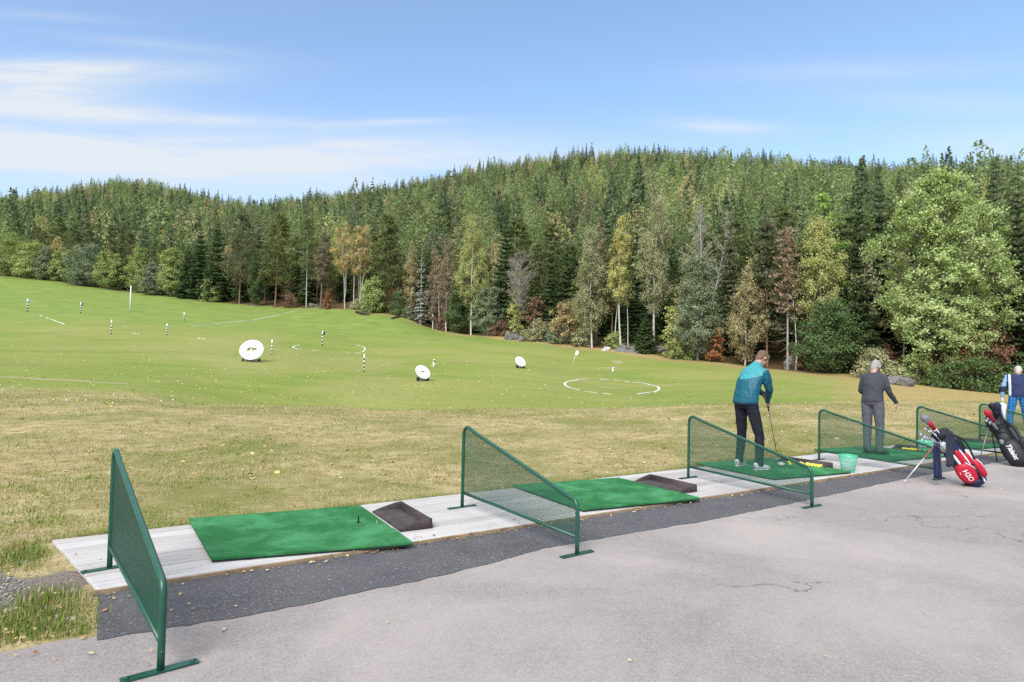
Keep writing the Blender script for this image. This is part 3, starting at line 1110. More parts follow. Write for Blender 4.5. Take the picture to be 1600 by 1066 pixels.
# colours --------------------------------------------------------------------------------------------
F_SPRUCE = leaf_mat('spruce_needles', (.031,.052,.021), (.080,.116,.041), (.060, .085, .030))
F_PINE = leaf_mat('pine_needles', (.074,.100,.037), (.145,.174,.068), (.115, .115, .042))
F_PINEG = leaf_mat('grey_pine_needles', (.075, .088, .046), (.150, .160, .090), (.105, .105, .055))
F_BYEL = leaf_mat('yellow_birch_leaves', (.27,.245,.085), (.43,.405,.170), (.34, .31, .12), .35)
F_BGRN = leaf_mat('yellow_green_leaves', (.215,.225,.080), (.38,.375,.150), (.30, .30, .12), .35)
F_BOLV = leaf_mat('olive_birch_leaves', (.185,.188,.095), (.325,.318,.180), (.24, .225, .125), .3)
F_ASP = leaf_mat('aspen_leaves', (.185,.235,.080), (.355,.405,.190), None, .35)
F_ASPB = leaf_mat('bright_aspen_leaves', (.135, .21, .048), (.28, .37, .12), None, .4)
F_GREEN = leaf_mat('fresh_green_leaves', (.165,.205,.060), (.32,.35,.135), (.12, .16, .05), .3)
F_DGREEN = leaf_mat('deep_green_leaves', (.046, .078, .022), (.112, .155, .052), (.06, .10, .035), .3)
F_WILLOW = leaf_mat('grey_green_leaves', (.100, .122, .068), (.205, .230, .135), (.12, .15, .08), .25)
F_BROWN = leaf_mat('brown_needles', (.15, .108, .075), (.29, .215, .155), (.18, .13, .07), .25)
F_TAN = leaf_mat('tan_leaves', (.18, .150, .075), (.33, .280, .155), (.26, .20, .09), .3)
F_ORANGE = leaf_mat('orange_leaves', (.17,.082,.040), (.33,.175,.080), (.28, .11, .05), .35)
F_RUST = leaf_mat('rusty_leaves', (.105,.062,.040), (.205,.130,.078), (.17, .07, .035), .3)
F_GOLD = leaf_mat('golden_leaves', (.26,.195,.085), (.43,.350,.175), (.36, .28, .13), .35)
F_SILVER = leaf_mat('dead_grey_needles', (.18, .175, .165), (.33, .32, .305), None, .1)
B_BIRCH = bark_mat('birch_bark', (.42, .39, .35), (.62, .59, .55), (.08, .07, .06))
B_GREY = bark_mat('grey_bark', (.12, .10, .085), (.25, .22, .19))
B_DARK = bark_mat('dark_bark', (.045, .033, .026), (.10, .078, .060))
B_PINE = bark_mat('pine_bark', (.16, .085, .055), (.30, .18, .12))
B_TWIG = bark_mat('twig_bark', (.075, .06, .048), (.16, .135, .11))
B_PALE = bark_mat('pale_grey_bark', (.24, .215, .19), (.40, .37, .34))


def tree_meshes(kind, data, mf, mb, ml=None):
    wd_, leaf = data
    mi_ = wd_[2] if len(wd_) > 2 else None
    a = quad_mesh(kind + '_trunk', wd_[0], wd_[1], [mb, ml or B_TWIG], mi_, smooth=True)
    b = quad_mesh(kind + '_crown', leaf[0], leaf[1], mf, tint=leaf[2]) if leaf else None
    return a, b


def plant_tree(kind, meshes, loc, rz, s, label, cat='tree', group=None, sz=1.0, low=False):
    root = empty(kind, loc, rz)
    root.scale = (s, s, s * sz)
    setp(root, label, cat, group)
    link_mesh('stem' if low else 'trunk', meshes[0], root)
    if meshes[1] is not None: link_mesh('foliage' if low else 'crown', meshes[1], root)
    return root


PROTO = {}


def proto(key, f):
    if key not in PROTO: PROTO[key] = f()
    return PROTO[key]


def gen(kind, seed, H, Rr):
    """the tree kinds of the forest edge, built at their own size"""
    k = kind
    if k == 'spruce': return 'spruce_tree', tree_meshes(k, spruce(seed, H, Rr, 30, 8, 6), F_SPRUCE, B_DARK)
    if k == 'brownspruce': return 'spruce_tree', tree_meshes(k, spruce(seed, H, Rr, 30, 7, 6, dens=.85), F_PINEG, B_DARK)
    if k == 'deadspruce': return 'dead_spruce', tree_meshes(k, spruce(seed, H, Rr, 28, 6, 4, dens=.75, ragged=.4), F_SILVER, B_PALE)
    if k == 'pine': return 'pine_tree', tree_meshes(k, pine(seed, H, Rr, .26, 56, 40, .50), F_PINE, B_PINE)
    if k == 'greypine': return 'pine_tree', tree_meshes(k, pine(seed, H, Rr, .24, 54, 34, .50, dead=16), F_PINEG, B_PINE)
    if k == 'palepine': return 'pine_tree', tree_meshes(k, pine(seed, H, Rr, .42, 36, 26, .42, dead=20), F_PINE, B_PALE)
    if k == 'brownpine': return 'pine_tree', tree_meshes(k, pine(seed, H, Rr, .40, 40, 22, .42, dead=22), F_BROWN, B_PALE)
    if k == 'redlarch': return 'larch_tree', tree_meshes(k, broadleaf(seed, H, Rr, .30, 120, 26, .22, 'egg', .15, rc=.26), F_BROWN, B_GREY)
    if k == 'barebirch': return 'birch_tree', tree_meshes(k, broadleaf(seed, H, Rr, .12, 160, 44, .17, 'egg', .35, rc=.25, sticks=.6), F_BROWN, B_BIRCH)
    if k == 'tanbirch': return 'birch_tree', tree_meshes(k, broadleaf(seed, H, Rr, .10, 140, 95, .16, 'egg', .4, rc=.23, sticks=.5), F_TAN, B_BIRCH)
    if k == 'yellowbirch': return 'birch_tree', tree_meshes(k, broadleaf(seed, H, Rr, .36, 105, 130, .165, 'egg', .4, rc=.24, sticks=.5), F_BYEL, B_BIRCH)
    if k == 'goldbirch': return 'birch_tree', tree_meshes(k, broadleaf(seed, H, Rr, .42, 110, 120, .185, 'oval', .3, rc=.25, stems=3, trunk_r=.0065 * H, sticks=.4), F_GOLD, B_BIRCH)
    if k == 'greenbirch': return 'birch_tree', tree_meshes(k, broadleaf(seed, H, Rr, .22, 130, 135, .165, 'egg', .4, rc=.22, sticks=.5), F_BGRN, B_BIRCH)
    if k == 'olivebirch': return 'birch_tree', tree_meshes(k, broadleaf(seed, H, Rr, .14, 220, 85, .155, 'egg', .45, rc=.22, sticks=.5), F_BOLV, B_BIRCH)
    if k == 'tallbirch': return 'birch_tree', tree_meshes(k, broadleaf(seed, H, Rr, .26, 165, 95, .155, 'egg', .5, rc=.22, trunk_r=.0085 * H, sticks=.5), F_BOLV, B_BIRCH)
    if k == 'baretree': return 'bare_tree', tree_meshes(k, broadleaf(seed, H, Rr, .34, 150, 13, .15, 'umbrella', 0, rc=.16, trunk_r=.013 * H), F_BROWN, B_PALE, B_PALE)
    if k == 'alder': return 'alder_tree', tree_meshes(k, broadleaf(seed, H, Rr, .32, 150, 26, .18, 'dome', .1, rc=.18, trunk_r=.012 * H, stems=3), F_BOLV, B_PALE, B_PALE)
    if k == 'rowan': return 'rowan_tree', tree_meshes(k, broadleaf(seed, H, Rr, .16, 90, 40, .20, 'oval', .2, rc=.22, stems=3), F_GOLD, B_GREY)
    if k == 'willow': return 'willow_tree', tree_meshes(k, broadleaf(seed, H, Rr, .08, 260, 110, .17, 'egg', .1, rc=.20, stems=3, sticks=.4), F_WILLOW, B_GREY)
    if k == 'aspen': return 'aspen_tree', tree_meshes(k, broadleaf(seed, H, Rr, .17, 620, 135, .205, 'big', .0, rc=.125, trunk_r=.012 * H, up=1.0, sticks=.25), F_ASP, B_PALE)
    if k == 'brightaspen': return 'aspen_tree', tree_meshes(k, broadleaf(seed, H, Rr, .35, 160, 60, .26, 'egg', .0, rc=.20, up=.8), F_ASPB, B_PALE)
    if k == 'bushtree': return 'leafy_tree', tree_meshes(k, broadleaf(seed, H, Rr, .06, 190, 90, .31, 'dome', 0, rc=.22, stems=3, sticks=.3), F_GREEN, B_GREY)
    if k == 'roundtree': return 'leafy_tree', tree_meshes(k, broadleaf(seed, H, Rr, .06, 190, 90, .31, 'egg', 0, rc=.22, stems=2, sticks=.3), F_GREEN, B_GREY)
    if k == 'darktree': return 'leafy_tree', tree_meshes(k, broadleaf(seed, H, Rr, .04, 230, 100, .18, 'egg', 0, rc=.18, stems=3), F_DGREEN, B_GREY)
    if k == 'greytree': return 'leafy_tree', tree_meshes(k, broadleaf(seed, H, Rr, .06, 190, 90, .31, 'dome', 0, rc=.22, stems=3, sticks=.3), F_WILLOW, B_GREY)
    mats = {'greenbush': F_GREEN, 'darkbush': F_DGREEN, 'orangebush': F_ORANGE, 'rustbush': F_RUST, 'goldbush': F_BGRN, 'oliveshrub': F_BOLV, 'greybush': F_WILLOW}
    return 'shrub', tree_meshes(k, broadleaf(seed, H, Rr, .02, 60, 60, .13 + .02 * H, 'dome', 0, rc=.28, stems=4, trunk_r=.02, twigs=False), mats[k], B_GREY)


# forest-edge trees one by one: (column, base row or None, top row, crown width in columns, kind, metres behind the tree line, label)
EDGE = [
    (12, 430, 364, 56, 'bushtree', 0, 'bushy green tree cut by the left picture edge above the field'),
    (46, 431, 378, 50, 'bushtree', 0, 'rounded green tree second from the left edge, above the field'),
    (72, 433, 384, 34, 'greytree', 1, 'small grey-green tree between the rounded green tree and the boulders'),
    (97, 436, 388, 34, 'bushtree', 3, 'low light green tree right behind the grey boulders'),
    (130, 440, 379, 62, 'greytree', 1, 'broad grey-green domed tree just right of the boulders'),
    (171, 449, 391, 38, 'roundtree', 0, 'pale green oval tree left of the tall white pole'),
    (191, 452, 398, 30, 'darktree', 3, 'small dark leafy tree between two pale green trees'),
    (213, 455, 387, 46, 'roundtree', 0, 'yellow-green egg-shaped tree directly behind the tall white pole'),
    (236, 461, 411, 36, 'greytree', -1, 'low silvery green tree at the foot of the egg-shaped trees'),
    (266, 463, 389, 42, 'roundtree', 1, 'yellow-green egg-shaped tree beside the dark spruces'),
    (292, 466, 384, 40, 'spruce', 0, 'short dark spruce against the yellow-green egg-shaped tree'),
    (312, 466, 345, 44, 'spruce', 2, 'tall dark spruce on the dip of the grass edge'),
    (337, 468, 338, 46, 'spruce', 2, 'tallest dark spruce of the clump at the dip in the grass edge'),
    (326, 469, 436, 30, 'greenbush', -1, 'low yellowing bush under the tallest dark spruces'),
    (374, 472, 334, 66, 'greypine', 1, 'grey-green pine with long drooping branches right of the dark spruces'),
    (399, 477, 393, 34, 'darktree', -1, 'bright green leafy tree between two pines'),
    (430, 474, 338, 58, 'pine', 1, 'broad pine with a brown trunk right of the bright green leafy tree'),
    (479, 473, 343, 46, 'palepine', 1, 'slim pine with a bare pale grey trunk'),
    (501, 476, 356, 26, 'redlarch', 1, 'reddish brown dying conifer beside the golden birches'),
    (510, 479, 457, 13, 'orangebush', -1, 'tiny orange bush at the foot of the reddish conifer'),
    (539, 476, 347, 34, 'goldbirch', 1, 'golden birch group with several white trunks'),
    (562, 472, 352, 28, 'goldbirch', 3, 'second golden birch, right of the white-trunked group'),
    (583, 490, 434, 40, 'bushtree', -1, 'young pale green tree on the grass edge below the golden birches'),
    (604, 478, 338, 62, 'pine', 3, 'dense layered pine behind the young pale green tree'),
    (621, 498, 456, 34, 'darkbush', 0, 'deep green bush right of the young pale green tree'),
    (643, 508, 376, 32, 'tanbirch', 2, 'dull yellow-brown birch behind the silver dead spruce'),
    (657, 513, 376, 26, 'deadspruce', 0, 'silver grey dead spruce with bare hanging twigs'),
    (676, 516, 388, 26, 'barebirch', 0, 'nearly bare reddish birch right of the silver dead spruce'),
    (697, 517, 368, 28, 'barebirch', 0, 'taller reddish birch left of the big yellow-green birch'),
    (736, 520, 334, 56, 'greenbirch', 0, 'big yellow-green birch in the middle of the forest edge'),
    (714, 518, 450, 42, 'darktree', 0, 'low dark green tree under the big yellow-green birch'),
    (760, 527, 450, 44, 'willow', -1, 'grey-green willow bush on the grass edge beside the big birch'),
    (790, 505, 318, 60, 'spruce', 5, 'tall dark spruce behind the grey-green willow bush'),
    (814, 517, 391, 54, 'baretree', 2, 'bare reddish grey tree with an umbrella-like top'),
    (832, 517, 462, 34, 'rustbush', 1, 'rust-red bush at the foot of the bare umbrella-like tree'),
    (803, 523, 474, 28, 'goldbush', 0, 'yellow-green bush left of the rust-red bush'),
    (858, 514, 350, 42, 'spruce', 4, 'dark spruce between the bare tree and the olive birch'),
    (884, 533, 470, 48, 'rowan', 0, 'low orange-brown rowan left of the olive birch'),
    (925, 543, 352, 62, 'olivebirch', 0, 'wide olive birch left of the bright yellow birch'),
    (932, 536, 340, 30, 'redlarch', 5, 'red-brown tree top rising behind the olive birch'),
    (970, 545, 337, 42, 'yellowbirch', 0, 'bright yellow birch on a thin white trunk'),
    (1021, 544, 306, 58, 'tallbirch', 2, 'tallest grey-green birch with a long white trunk'),
    (1008, 544, 488, 40, 'spruce', 0, 'small dark spruce at the foot of the tallest birch'),
    (1096, 540, 317, 60, 'alder', 7, 'half-bare alder with pale forked limbs behind the grey-green willow'),
    (1090, 560, 400, 78, 'willow', -1, 'big grey-green willow tree right of the tallest birch'),
    (1053, 554, 474, 40, 'goldbush', -1, 'yellow-green shrub on the left flank of the big willow'),
    (1140, 548, 320, 62, 'brownspruce', 6, 'brownish green spruce behind the yellow-brown birch'),
    (1117, 556, 515, 30, 'orangebush', 0, 'bright orange bush right of the big willow'),
    (1164, 566, 416, 64, 'tanbirch', 0, 'yellow-brown birch just above the teal jacketed golfer'),
    (1199, 562, 348, 74, 'greypine', 2, 'tall pine with a reddish trunk above the teal jacketed golfer'),
    (1231, 570, 358, 50, 'brownpine', 1, 'browning pine with a thin bare grey trunk'),
    (1290, 560, 298, 66, 'brightaspen', 5, 'bright green aspen top rising behind the yellow birch'),
    (1285, 560, 330, 76, 'greenbirch', 2, 'yellow birch above the large dark green bush'),
    (1293, 581, 468, 100, 'darktree', -1, 'large dark green leafy tree between the heads of the two nearest men'),
    (1340, 572, 275, 64, 'spruce', 9, 'tall dark spruce left of the giant aspen'),
    (1372, 572, 258, 72, 'spruce', 10, 'highest dark spruce standing close to the left of the giant aspen'),
    (1343, 588, 400, 70, 'spruce', 3, 'shorter dark spruce behind the man in grey'),
    (1480, 604, 264, 166, 'aspen', 1, 'giant pale green aspen towering over the golf bags'),
    (1300, 548, 330, 70, 'spruce', 12, 'dark spruce filling the gap behind the yellow birch'),
    (1478, 575, 238, 64, 'spruce', 14, 'dark spruce with its tip showing left of the giant aspen top'),
    (1556, 575, 232, 60, 'spruce', 13, 'dark spruce whose tip stands above the giant aspen'),
    (1592, 600, 258, 84, 'spruce', 5, 'dark spruce cut by the right edge of the picture'),
    (1425, 592, 350, 80, 'spruce', 10, 'dark spruce behind the left half of the giant aspen'),
    (1548, 600, 400, 80, 'spruce', 6, 'lower dark spruce under the right half of the giant aspen'),
    (1365, 592, 545, 62, 'oliveshrub', -1, 'olive shrub directly above the head of the man in grey'),
    (1432, 601, 552, 60, 'greenbush', -1, 'light green shrub beside the mossy rock'),
    (1476, 604, 568, 52, 'darkbush', -1.5, 'dark green shrub under the trunk of the giant aspen'),
    (1528, 611, 556, 80, 'darkbush', -1.5, 'largest dark green shrub left of the man in plaid trousers'),
    (1500, 600, 540, 60, 'goldbush', 1, 'yellowing shrub in front of the giant aspen trunk'),
    (1448, 596, 520, 60, 'rustbush', 2, 'rust-brown shrub left of the giant aspen trunk'),
    (1540, 598, 500, 64, 'rustbush', 2.5, 'rust-brown shrub right of the giant aspen trunk'),
    (1512, 600, 530, 44, 'orangebush', .5, 'orange leaved shrub between the rust-brown shrubs'),
    (1386, 575, 535, 40, 'rustbush', 3, 'dark red shrub behind the olive shrub'),
    (1400, 600, 572, 50, 'oliveshrub', -1, 'low olive shrub around the mossy rock'),
    (1588, 612, 570, 50, 'darkbush', -1, 'dark green shrub behind the man in plaid trousers'),
    (960, 548, 520, 30, 'greenbush', -.5, 'low green shrub at the foot of the bright yellow birch'),
    (908, 546, 512, 34, 'oliveshrub', 0, 'olive shrub under the wide olive birch'),
    (840, 534, 500, 44, 'oliveshrub', 0, 'olive shrub between the two rock piles'),
    (780, 530, 500, 40, 'rustbush', 1, 'brown shrub right of the grey-green willow bush'),
    (868, 538, 505, 40, 'greybush', -1, 'grey-green shrub by the white stones'),
    (690, 517, 487, 22, 'rustbush', 1, 'rust-brown shrub among the reddish birches'),
    (640, 508, 478, 26, 'greybush', 1, 'grey-green shrub left of the silver dead spruce'),
    (560, 486, 466, 26, 'oliveshrub', 1, 'olive shrub beneath the golden birches'),
    (455, 480, 460, 30, 'rustbush', 1, 'brown shrub under the broad pine'),
    (1250, 574, 538, 40, 'rustbush', 2, 'brown shrub under the browning pine'),
    (1070, 562, 530, 40, 'greenbush', -1, 'green shrub at the foot of the big willow'),
]
edge_xy = []
for i, (px, py, top, wpx, kind, back, label) in enumerate(EDGE):
    Y = treeline(px) + back
    if Y < 12: continue
    base = at(px, py, Y)
    X = base[0]
    zg = tz(X, Y)
    zt = zat(px + (top - py) * -.0217, top, Y)
    H = max(.5, zt - zg)
    Rr = wpx / 2 / FPX * Y
    name, meshes = gen(kind, 100 + i, H, Rr)
    low = name == 'shrub'
    plant_tree(name, meshes, (X, Y, zg - .06), 0, 1.0, label, 'shrub' if low else 'tree', low=low)
    edge_xy.append((X, Y, max(.8, Rr * .45)))

# thin white trunks of the birch stand
for px, top, bk, lab in ((961, 400, 1.5, 'thin young birch just left of the bright yellow birch'), (982, 415, 2.2, 'thin young birch just right of the bright yellow birch'),
                         (552, 372, 2.2, 'thin birch between the two golden birches'), (1244, 420, 1.2, 'thin bare birch right of the browning pine'), (687, 400, 1.0, 'thin birch between the two reddish birches')):
    Y = treeline(px) + bk
    b = at(px, 500, Y); zg = tz(b[0], Y); H = zat(px, top, Y) - zg
    n_, me_ = 'birch_tree', tree_meshes('thinbirch', broadleaf(900 + px, H, H * .09, .5, 40, 26, .17, 'egg', .4, rc=.34, trunk_r=.0075 * H), F_BYEL if px in (961, 982) else F_TAN, B_BIRCH)
    plant_tree(n_, me_, (b[0], Y, zg - .05), 0, 1, lab)
    edge_xy.append((b[0], Y, .6))

# rows behind the edge: individual conifers, then the mass of the forest -------------------------------
near_kinds = {}
for k in range(3):
    near_kinds['spruce', k] = tree_meshes('spruce', spruce(40 + k, 15, 2.5 + .3 * k, 24, 7, 4), F_SPRUCE, B_DARK)
    near_kinds['pine', k] = tree_meshes('pine', pine(50 + k, 15, 2.5 + .3 * k, .34, 34, 20, .52), F_PINE, B_PINE)
    near_kinds['birch', k] = tree_meshes('birch', broadleaf(60 + k, 13, 2.0, .30, 90, 26, .30, 'egg', .3, rc=.25), (F_BYEL, F_BOLV, F_GOLD)[k], B_BIRCH)
MIDLAB = {'spruce': ('spruce_tree', 'dark green spruce in the crowded rows behind the forest edge', 'spruces in the rows behind the forest edge'),
          'pine': ('pine_tree', 'mid green pine in the crowded rows behind the forest edge', 'pines in the rows behind the forest edge'),
          'birch': ('birch_tree', 'autumn coloured birch among the conifers behind the forest edge', 'birches in the rows behind the forest edge')}
fr = np.random.default_rng(77)


def lownoise(X, Y, wl, k0):
    return wob(X, Y, wl, k0)


pts = []
sp0 = 3.6
Yk = 46.0
while Yk < 600:
    spc = float(np.clip(3.9 + (Yk - 60) * .020, 3.9, 6.4) - np.clip((Yk - 260) * .012, 0, 1.4))
    Yk += spc
    xs = np.arange(-1.12 * Yk - 8, 1.12 * Yk + 8, spc)
    pts.append(np.c_[xs + fr.uniform(-.42, .42, len(xs)) * spc, np.full(len(xs), Yk) + fr.uniform(-1.4, 1.4, len(xs))])
pts = np.concatenate(pts)
SYp, SZp = stations(pts[:, 0] / np.maximum(pts[:, 1], 11))
dback = pts[:, 1] - SYp[:, 8]
ok = (dback > 3.0) & (pts[:, 1] < SYp[:, 11] + 16)
pts, dback, SYp = pts[ok], dback[ok], SYp[ok]
for x, y, rr_ in edge_xy:
    k_ = np.hypot(pts[:, 0] - x, pts[:, 1] - y) > rr_ + .6
    pts, dback, SYp = pts[k_], dback[k_], SYp[k_]
pz = terrain(pts[:, 0], pts[:, 1])
frac = dback / (SYp[:, 11] - SYp[:, 8])
bn = lownoise(pts[:, 0], pts[:, 1], 55, 10) + .5 * lownoise(pts[:, 0], pts[:, 1], 20, 3)
sn = lownoise(pts[:, 0], pts[:, 1], 90, 17) + .6 * lownoise(pts[:, 0], pts[:, 1], 25, 25)
pu = pts[:, 0] / pts[:, 1]
rnd = fr.uniform(0, 1, len(pts))
p_birch = np.clip(.07 + .34 * np.clip(bn - .45, 0, 1.3) + .14 * sstep(frac, .7, 1.0) * (bn > .1) + .22 * (frac > .5) * (pu < -.45) * (bn > -.2), 0, .6)
p_spr = np.clip(.40 + .24 * sn + .30 * sstep(-dback, -22, -4) + .30 * sstep(pu, .42, .62) * sstep(-frac, -.5, -.1) + .22 * sstep(frac, .82, 1), .05, .96)
p_spr = np.clip(p_spr + .25 * sstep(-pu, .4, .6) * (frac < .35), 0, .96)
kind = np.where(rnd < p_birch, 2, np.where(fr.uniform(0, 1, len(pts)) < p_spr, 0, 1))
hh = np.where(kind == 0, fr.normal(15, 3.2, len(pts)), np.where(kind == 1, fr.normal(14.3, 2.6, len(pts)), fr.normal(12.5, 1.9, len(pts))))
hh = np.clip(hh, 7.5, 22)
hh *= (1 + .34 * sstep(frac, .05, .3)) * (1 - .50 * sstep(frac, .28, .82))
hh *= np.where(dback < 12, .92, 1.0) * np.where((pu < -.55) & (dback < 40), .92, 1)
order = np.argsort(np.hypot(pts[:, 0], pts[:, 1]) - 0)
inframe = (np.abs(pu) < .87)
cnt = {0: 0, 1: 0, 2: 0}
single = np.zeros(len(pts), bool)
for i in order:
    if inframe[i] and dback[i] < 34 and cnt[kind[i]] < 190:
        single[i] = True; cnt[kind[i]] += 1
KN = ('spruce', 'pine', 'birch')
first = {}
for i in np.nonzero(single)[0]:
    kn = KN[kind[i]]; v = int(fr.integers(3)); s = hh[i] / (13 if kn == 'birch' else 15)
    nm, lab, grp = MIDLAB[kn]
    if (kn, v) not in first:
        first[kn, v] = plant_tree(nm, near_kinds[kn, v], (0, 0, 0), 0, 1, lab, 'tree', grp)
        c_ = first[kn, v]
    else:
        c_ = copy_tree(first[kn, v])
    c_.location = (pts[i, 0], pts[i, 1], pz[i] - .1)
    c_.rotation_euler = (0, 0, fr.uniform(0, 6.28)); wv_ = fr.uniform(.88, 1.15)
    c_.scale = (s * wv_, s * wv_, s)

# the forest mass, in one object
F_PINEY = leaf_mat('light_pine_needles', (.130,.168,.060), (.205,.245,.102), None)
F_PINEF = leaf_mat('hill_pine_needles', (.096,.130,.050), (.162,.200,.085), None)
F_SPRUF = leaf_mat('hill_spruce_needles', (.052,.074,.034), (.105,.138,.062), None)
FM = [F_SPRUF, F_PINEF, F_PINEY, F_BYEL, F_GOLD, F_BROWN, F_BOLV, B_GREY, B_BIRCH, F_PINEG]
lowp = []          # (kind, lod, data)


def farcrown(seed, H, Rr, zb, n, leaf, shape):
    """crown skin for a far tree: leaf sprays over an uneven surface of branch lobes"""
    r = np.random.default_rng(seed)
    s = r.uniform(0, 1, n * 3)
    prof = {'spire': lambda s: (1 - s) ** .92 * np.minimum(1, .6 + 5 * s), 'cone': lambda s: (1 - s ** 1.5) ** .95 * np.minimum(1, .55 + 2.4 * s),
            'egg': lambda s: np.sin(math.pi * np.clip(.10 + .88 * s, 0, 1)) ** .65}[shape]
    keep = r.uniform(0, 1, n * 3) < prof(s) + .10
    s = np.sort(s[keep][:n]); n = len(s)
    a = r.uniform(0, 6.283, n)
    k1, k2, k3 = r.uniform(0, 6.28, 3)
    lump = 1 + .17 * np.sin(3 * a + k1 + 9 * s) + .13 * np.sin(5 * a + k2 - 16 * s) + .10 * np.sin(2 * a + k3 + 23 * s)
    if shape == 'spire': lump = lump * (.78 + .34 * ((s * 8.5 + a / 6.283) % 1.0))
    rad = Rr * prof(s) * lump * r.uniform(.72, 1.04, n) + .03
    z = H * (zb + (1 - zb) * s)
    hd = np.stack([np.cos(a), np.sin(a), np.zeros(n)], 1)
    C = hd * rad[:, None]; C[:, 2] = z
    nz = {'spire': .45, 'cone': .35 + 1.0 * s, 'egg': -.5 + 2.2 * s}[shape]
    N = hd + np.stack([np.zeros(n), np.zeros(n), nz * np.ones(n)], 1) + r.normal(0, .17, (n, 3))
    D = hd * .5 + np.array([0, 0, -.55 if shape == 'spire' else .5]) + r.normal(0, .45, (n, 3))
    ln = leaf * r.uniform(.7, 1.3, n) * (1 - .45 * s)
    V, Qd = leaf_quads(C, D, N, ln, ln * (.50 if shape == 'spire' else .66))
    tint = np.clip(.5 + .22 * np.sin(3 * a + k1 + 9 * s) + r.normal(0, .09, n), 0, 1)
    t, TP = trunk_path(r, H * .9, .006, .002, 4)
    return limbs([(TP, .010 * H * (1 - t * .9))], 4), (V, Qd, np.repeat(tint, 4))


for k in range(4):
    for lod in (0, 1):
        m_ = (820, 400)[lod]; q_ = (1.0, 1.3)[lod]
        lowp.append(('spruce', lod, farcrown(70 + k, 15, 2.1 + .15 * k, .06, int(m_ * 1.1), .85 * q_, 'spire')))
        lowp.append(('pine', lod, farcrown(80 + k, 14, 2.7 + .2 * k, .18, m_, .66 * q_, 'cone')))
        lowp.append(('birch', lod, farcrown(90 + k, 12, 2.1, .22, m_, .50 * q_, 'egg')))
FV, FQ, FT, FMI, nv = [], [], [], [], 0
for i in np.nonzero(~single)[0]:
    kn = KN[kind[i]]
    lod = 0 if pts[i, 1] < 210 else 1
    if not inframe[i] and abs(pu[i]) > 1.0 and i % 2: continue
    opts = [l for l in lowp if l[0] == kn and l[1] == lod]
    wd_, (LV, LQ, LT) = opts[int(fr.integers(len(opts)))][2]
    WV, WQ = wd_[0], wd_[1]
    s = hh[i] / (12 if kn == 'birch' else (15 if kn == 'spruce' else 14))
    a_ = fr.uniform(0, 6.28); ca, sa = math.cos(a_), math.sin(a_)
    rot = np.array([[ca, -sa, 0], [sa, ca, 0], [0, 0, 1]]) * s
    wv_ = fr.uniform(.8, 1.55) if kn == 'pine' else fr.uniform(.85, 1.35)
    rot[:2] *= wv_
    off = np.array([pts[i, 0], pts[i, 1], pz[i] - .2])
    tt = fr.normal(0, .24)
    if kn == 'spruce': mi = 0 if fr.random() < .8 else 1
    elif kn == 'pine': mi = (1, 2, 9)[int(fr.choice(3, p=[.36, .50, .14]))]
    else: mi = (3, 4, 5, 6)[int(fr.choice(4, p=[.34, .28, .14, .24]))]
    FV.append(LV @ rot.T + off); FQ.append(LQ + nv); FT.append(np.clip(LT + tt, 0, 1)); FMI.append(np.full(len(LQ), mi)); nv += len(LV)
    if lod == 0:
        FV.append(WV @ rot.T + off); FQ.append(WQ + nv); FT.append(np.full(len(WV), .5)); FMI.append(np.full(len(WQ), 8 if kn == 'birch' else 7)); nv += len(WV)
fm = quad_mesh('forest', np.concatenate(FV), np.concatenate(FQ), FM, np.concatenate(FMI), np.concatenate(FT))
setp(link_mesh('forest', fm), 'mixed forest of pine, spruce and autumn birch covering the hillside', 'forest', kind='stuff')


# ------------------------------------------------------------------ people
def baked(gg, voxel, smooth=4, fold=0.0, foldscale=18., seed=0, stretch=(1, 1, .5)):
    """one continuous surface grown round the gathered limbs; optional cloth folds"""
    me0 = gg.mesh('tmp', [])
    o = bpy.data.objects.new('tmp', me0); COL.objects.link(o)
    md = o.modifiers.new('r', 'REMESH'); md.mode = 'VOXEL'; md.voxel_size = voxel
    ms = o.modifiers.new('s', 'SMOOTH'); ms.iterations = smooth; ms.factor = .5
    dg = bpy.context.evaluated_depsgraph_get()
    me = bpy.data.meshes.new_from_object(o.evaluated_get(dg))
    bpy.data.objects.remove(o); bpy.data.meshes.remove(me0)
    n = len(me.vertices)
    co_ = np.empty(n * 3, np.float32); me.vertices.foreach_get('co', co_); co_ = co_.reshape(-1, 3)
    if fold:
        nr = np.empty(n * 3, np.float32); me.vertices.foreach_get('normal', nr); nr = nr.reshape(-1, 3)
        r = np.random.default_rng(seed)
        w = np.zeros(n)
        for k in range(9):
            d = r.normal(0, 1, 3) * np.array(stretch[::-1]); ph = r.uniform(0, 6.28)
            q = co_ @ d * foldscale + ph + 1.2 * np.sin(co_ @ r.normal(0, 1, 3) * 9 + ph)
            w += (1 - np.abs(np.sin(q))) ** 2 - .3
        co_ = co_ + nr * (w / 3 * fold)[:, None]
        me.vertices.foreach_set('co', co_.astype(np.float32).ravel())
    me.polygons.foreach_set('use_smooth', np.ones(len(me.polygons), bool))
    me.materials.clear()
    me.update()
    return me, co_


def face_mats(me, co_, mats, fn):
    for m_ in mats: me.materials.append(m_)
    c = np.empty(len(me.polygons) * 3, np.float32)
    me.polygons.foreach_get('center', c)
    me.polygons.foreach_set('material_index', fn(c.reshape(-1, 3)).astype(np.int32))


def cloth(name, c, var=.14, rough=.8, sheen=.2):
    m = NT(name)
    v = m.noise(m.coord(), 60, 5, .7)
    v2 = m.noise(m.coord(), 7, 4, .6)
    c = np.array(c)
    col = m.ramp(m.math('ADD', m.math('MULTIPLY', v, .5), m.math('MULTIPLY', v2, .5)), [(.35, c * (1 - var)), (.65, np.minimum(c * (1 + var), 1))])
    m.col(col).set(rough, 0, .3)
    m.bump(v, .15, .002)
    return m.mat


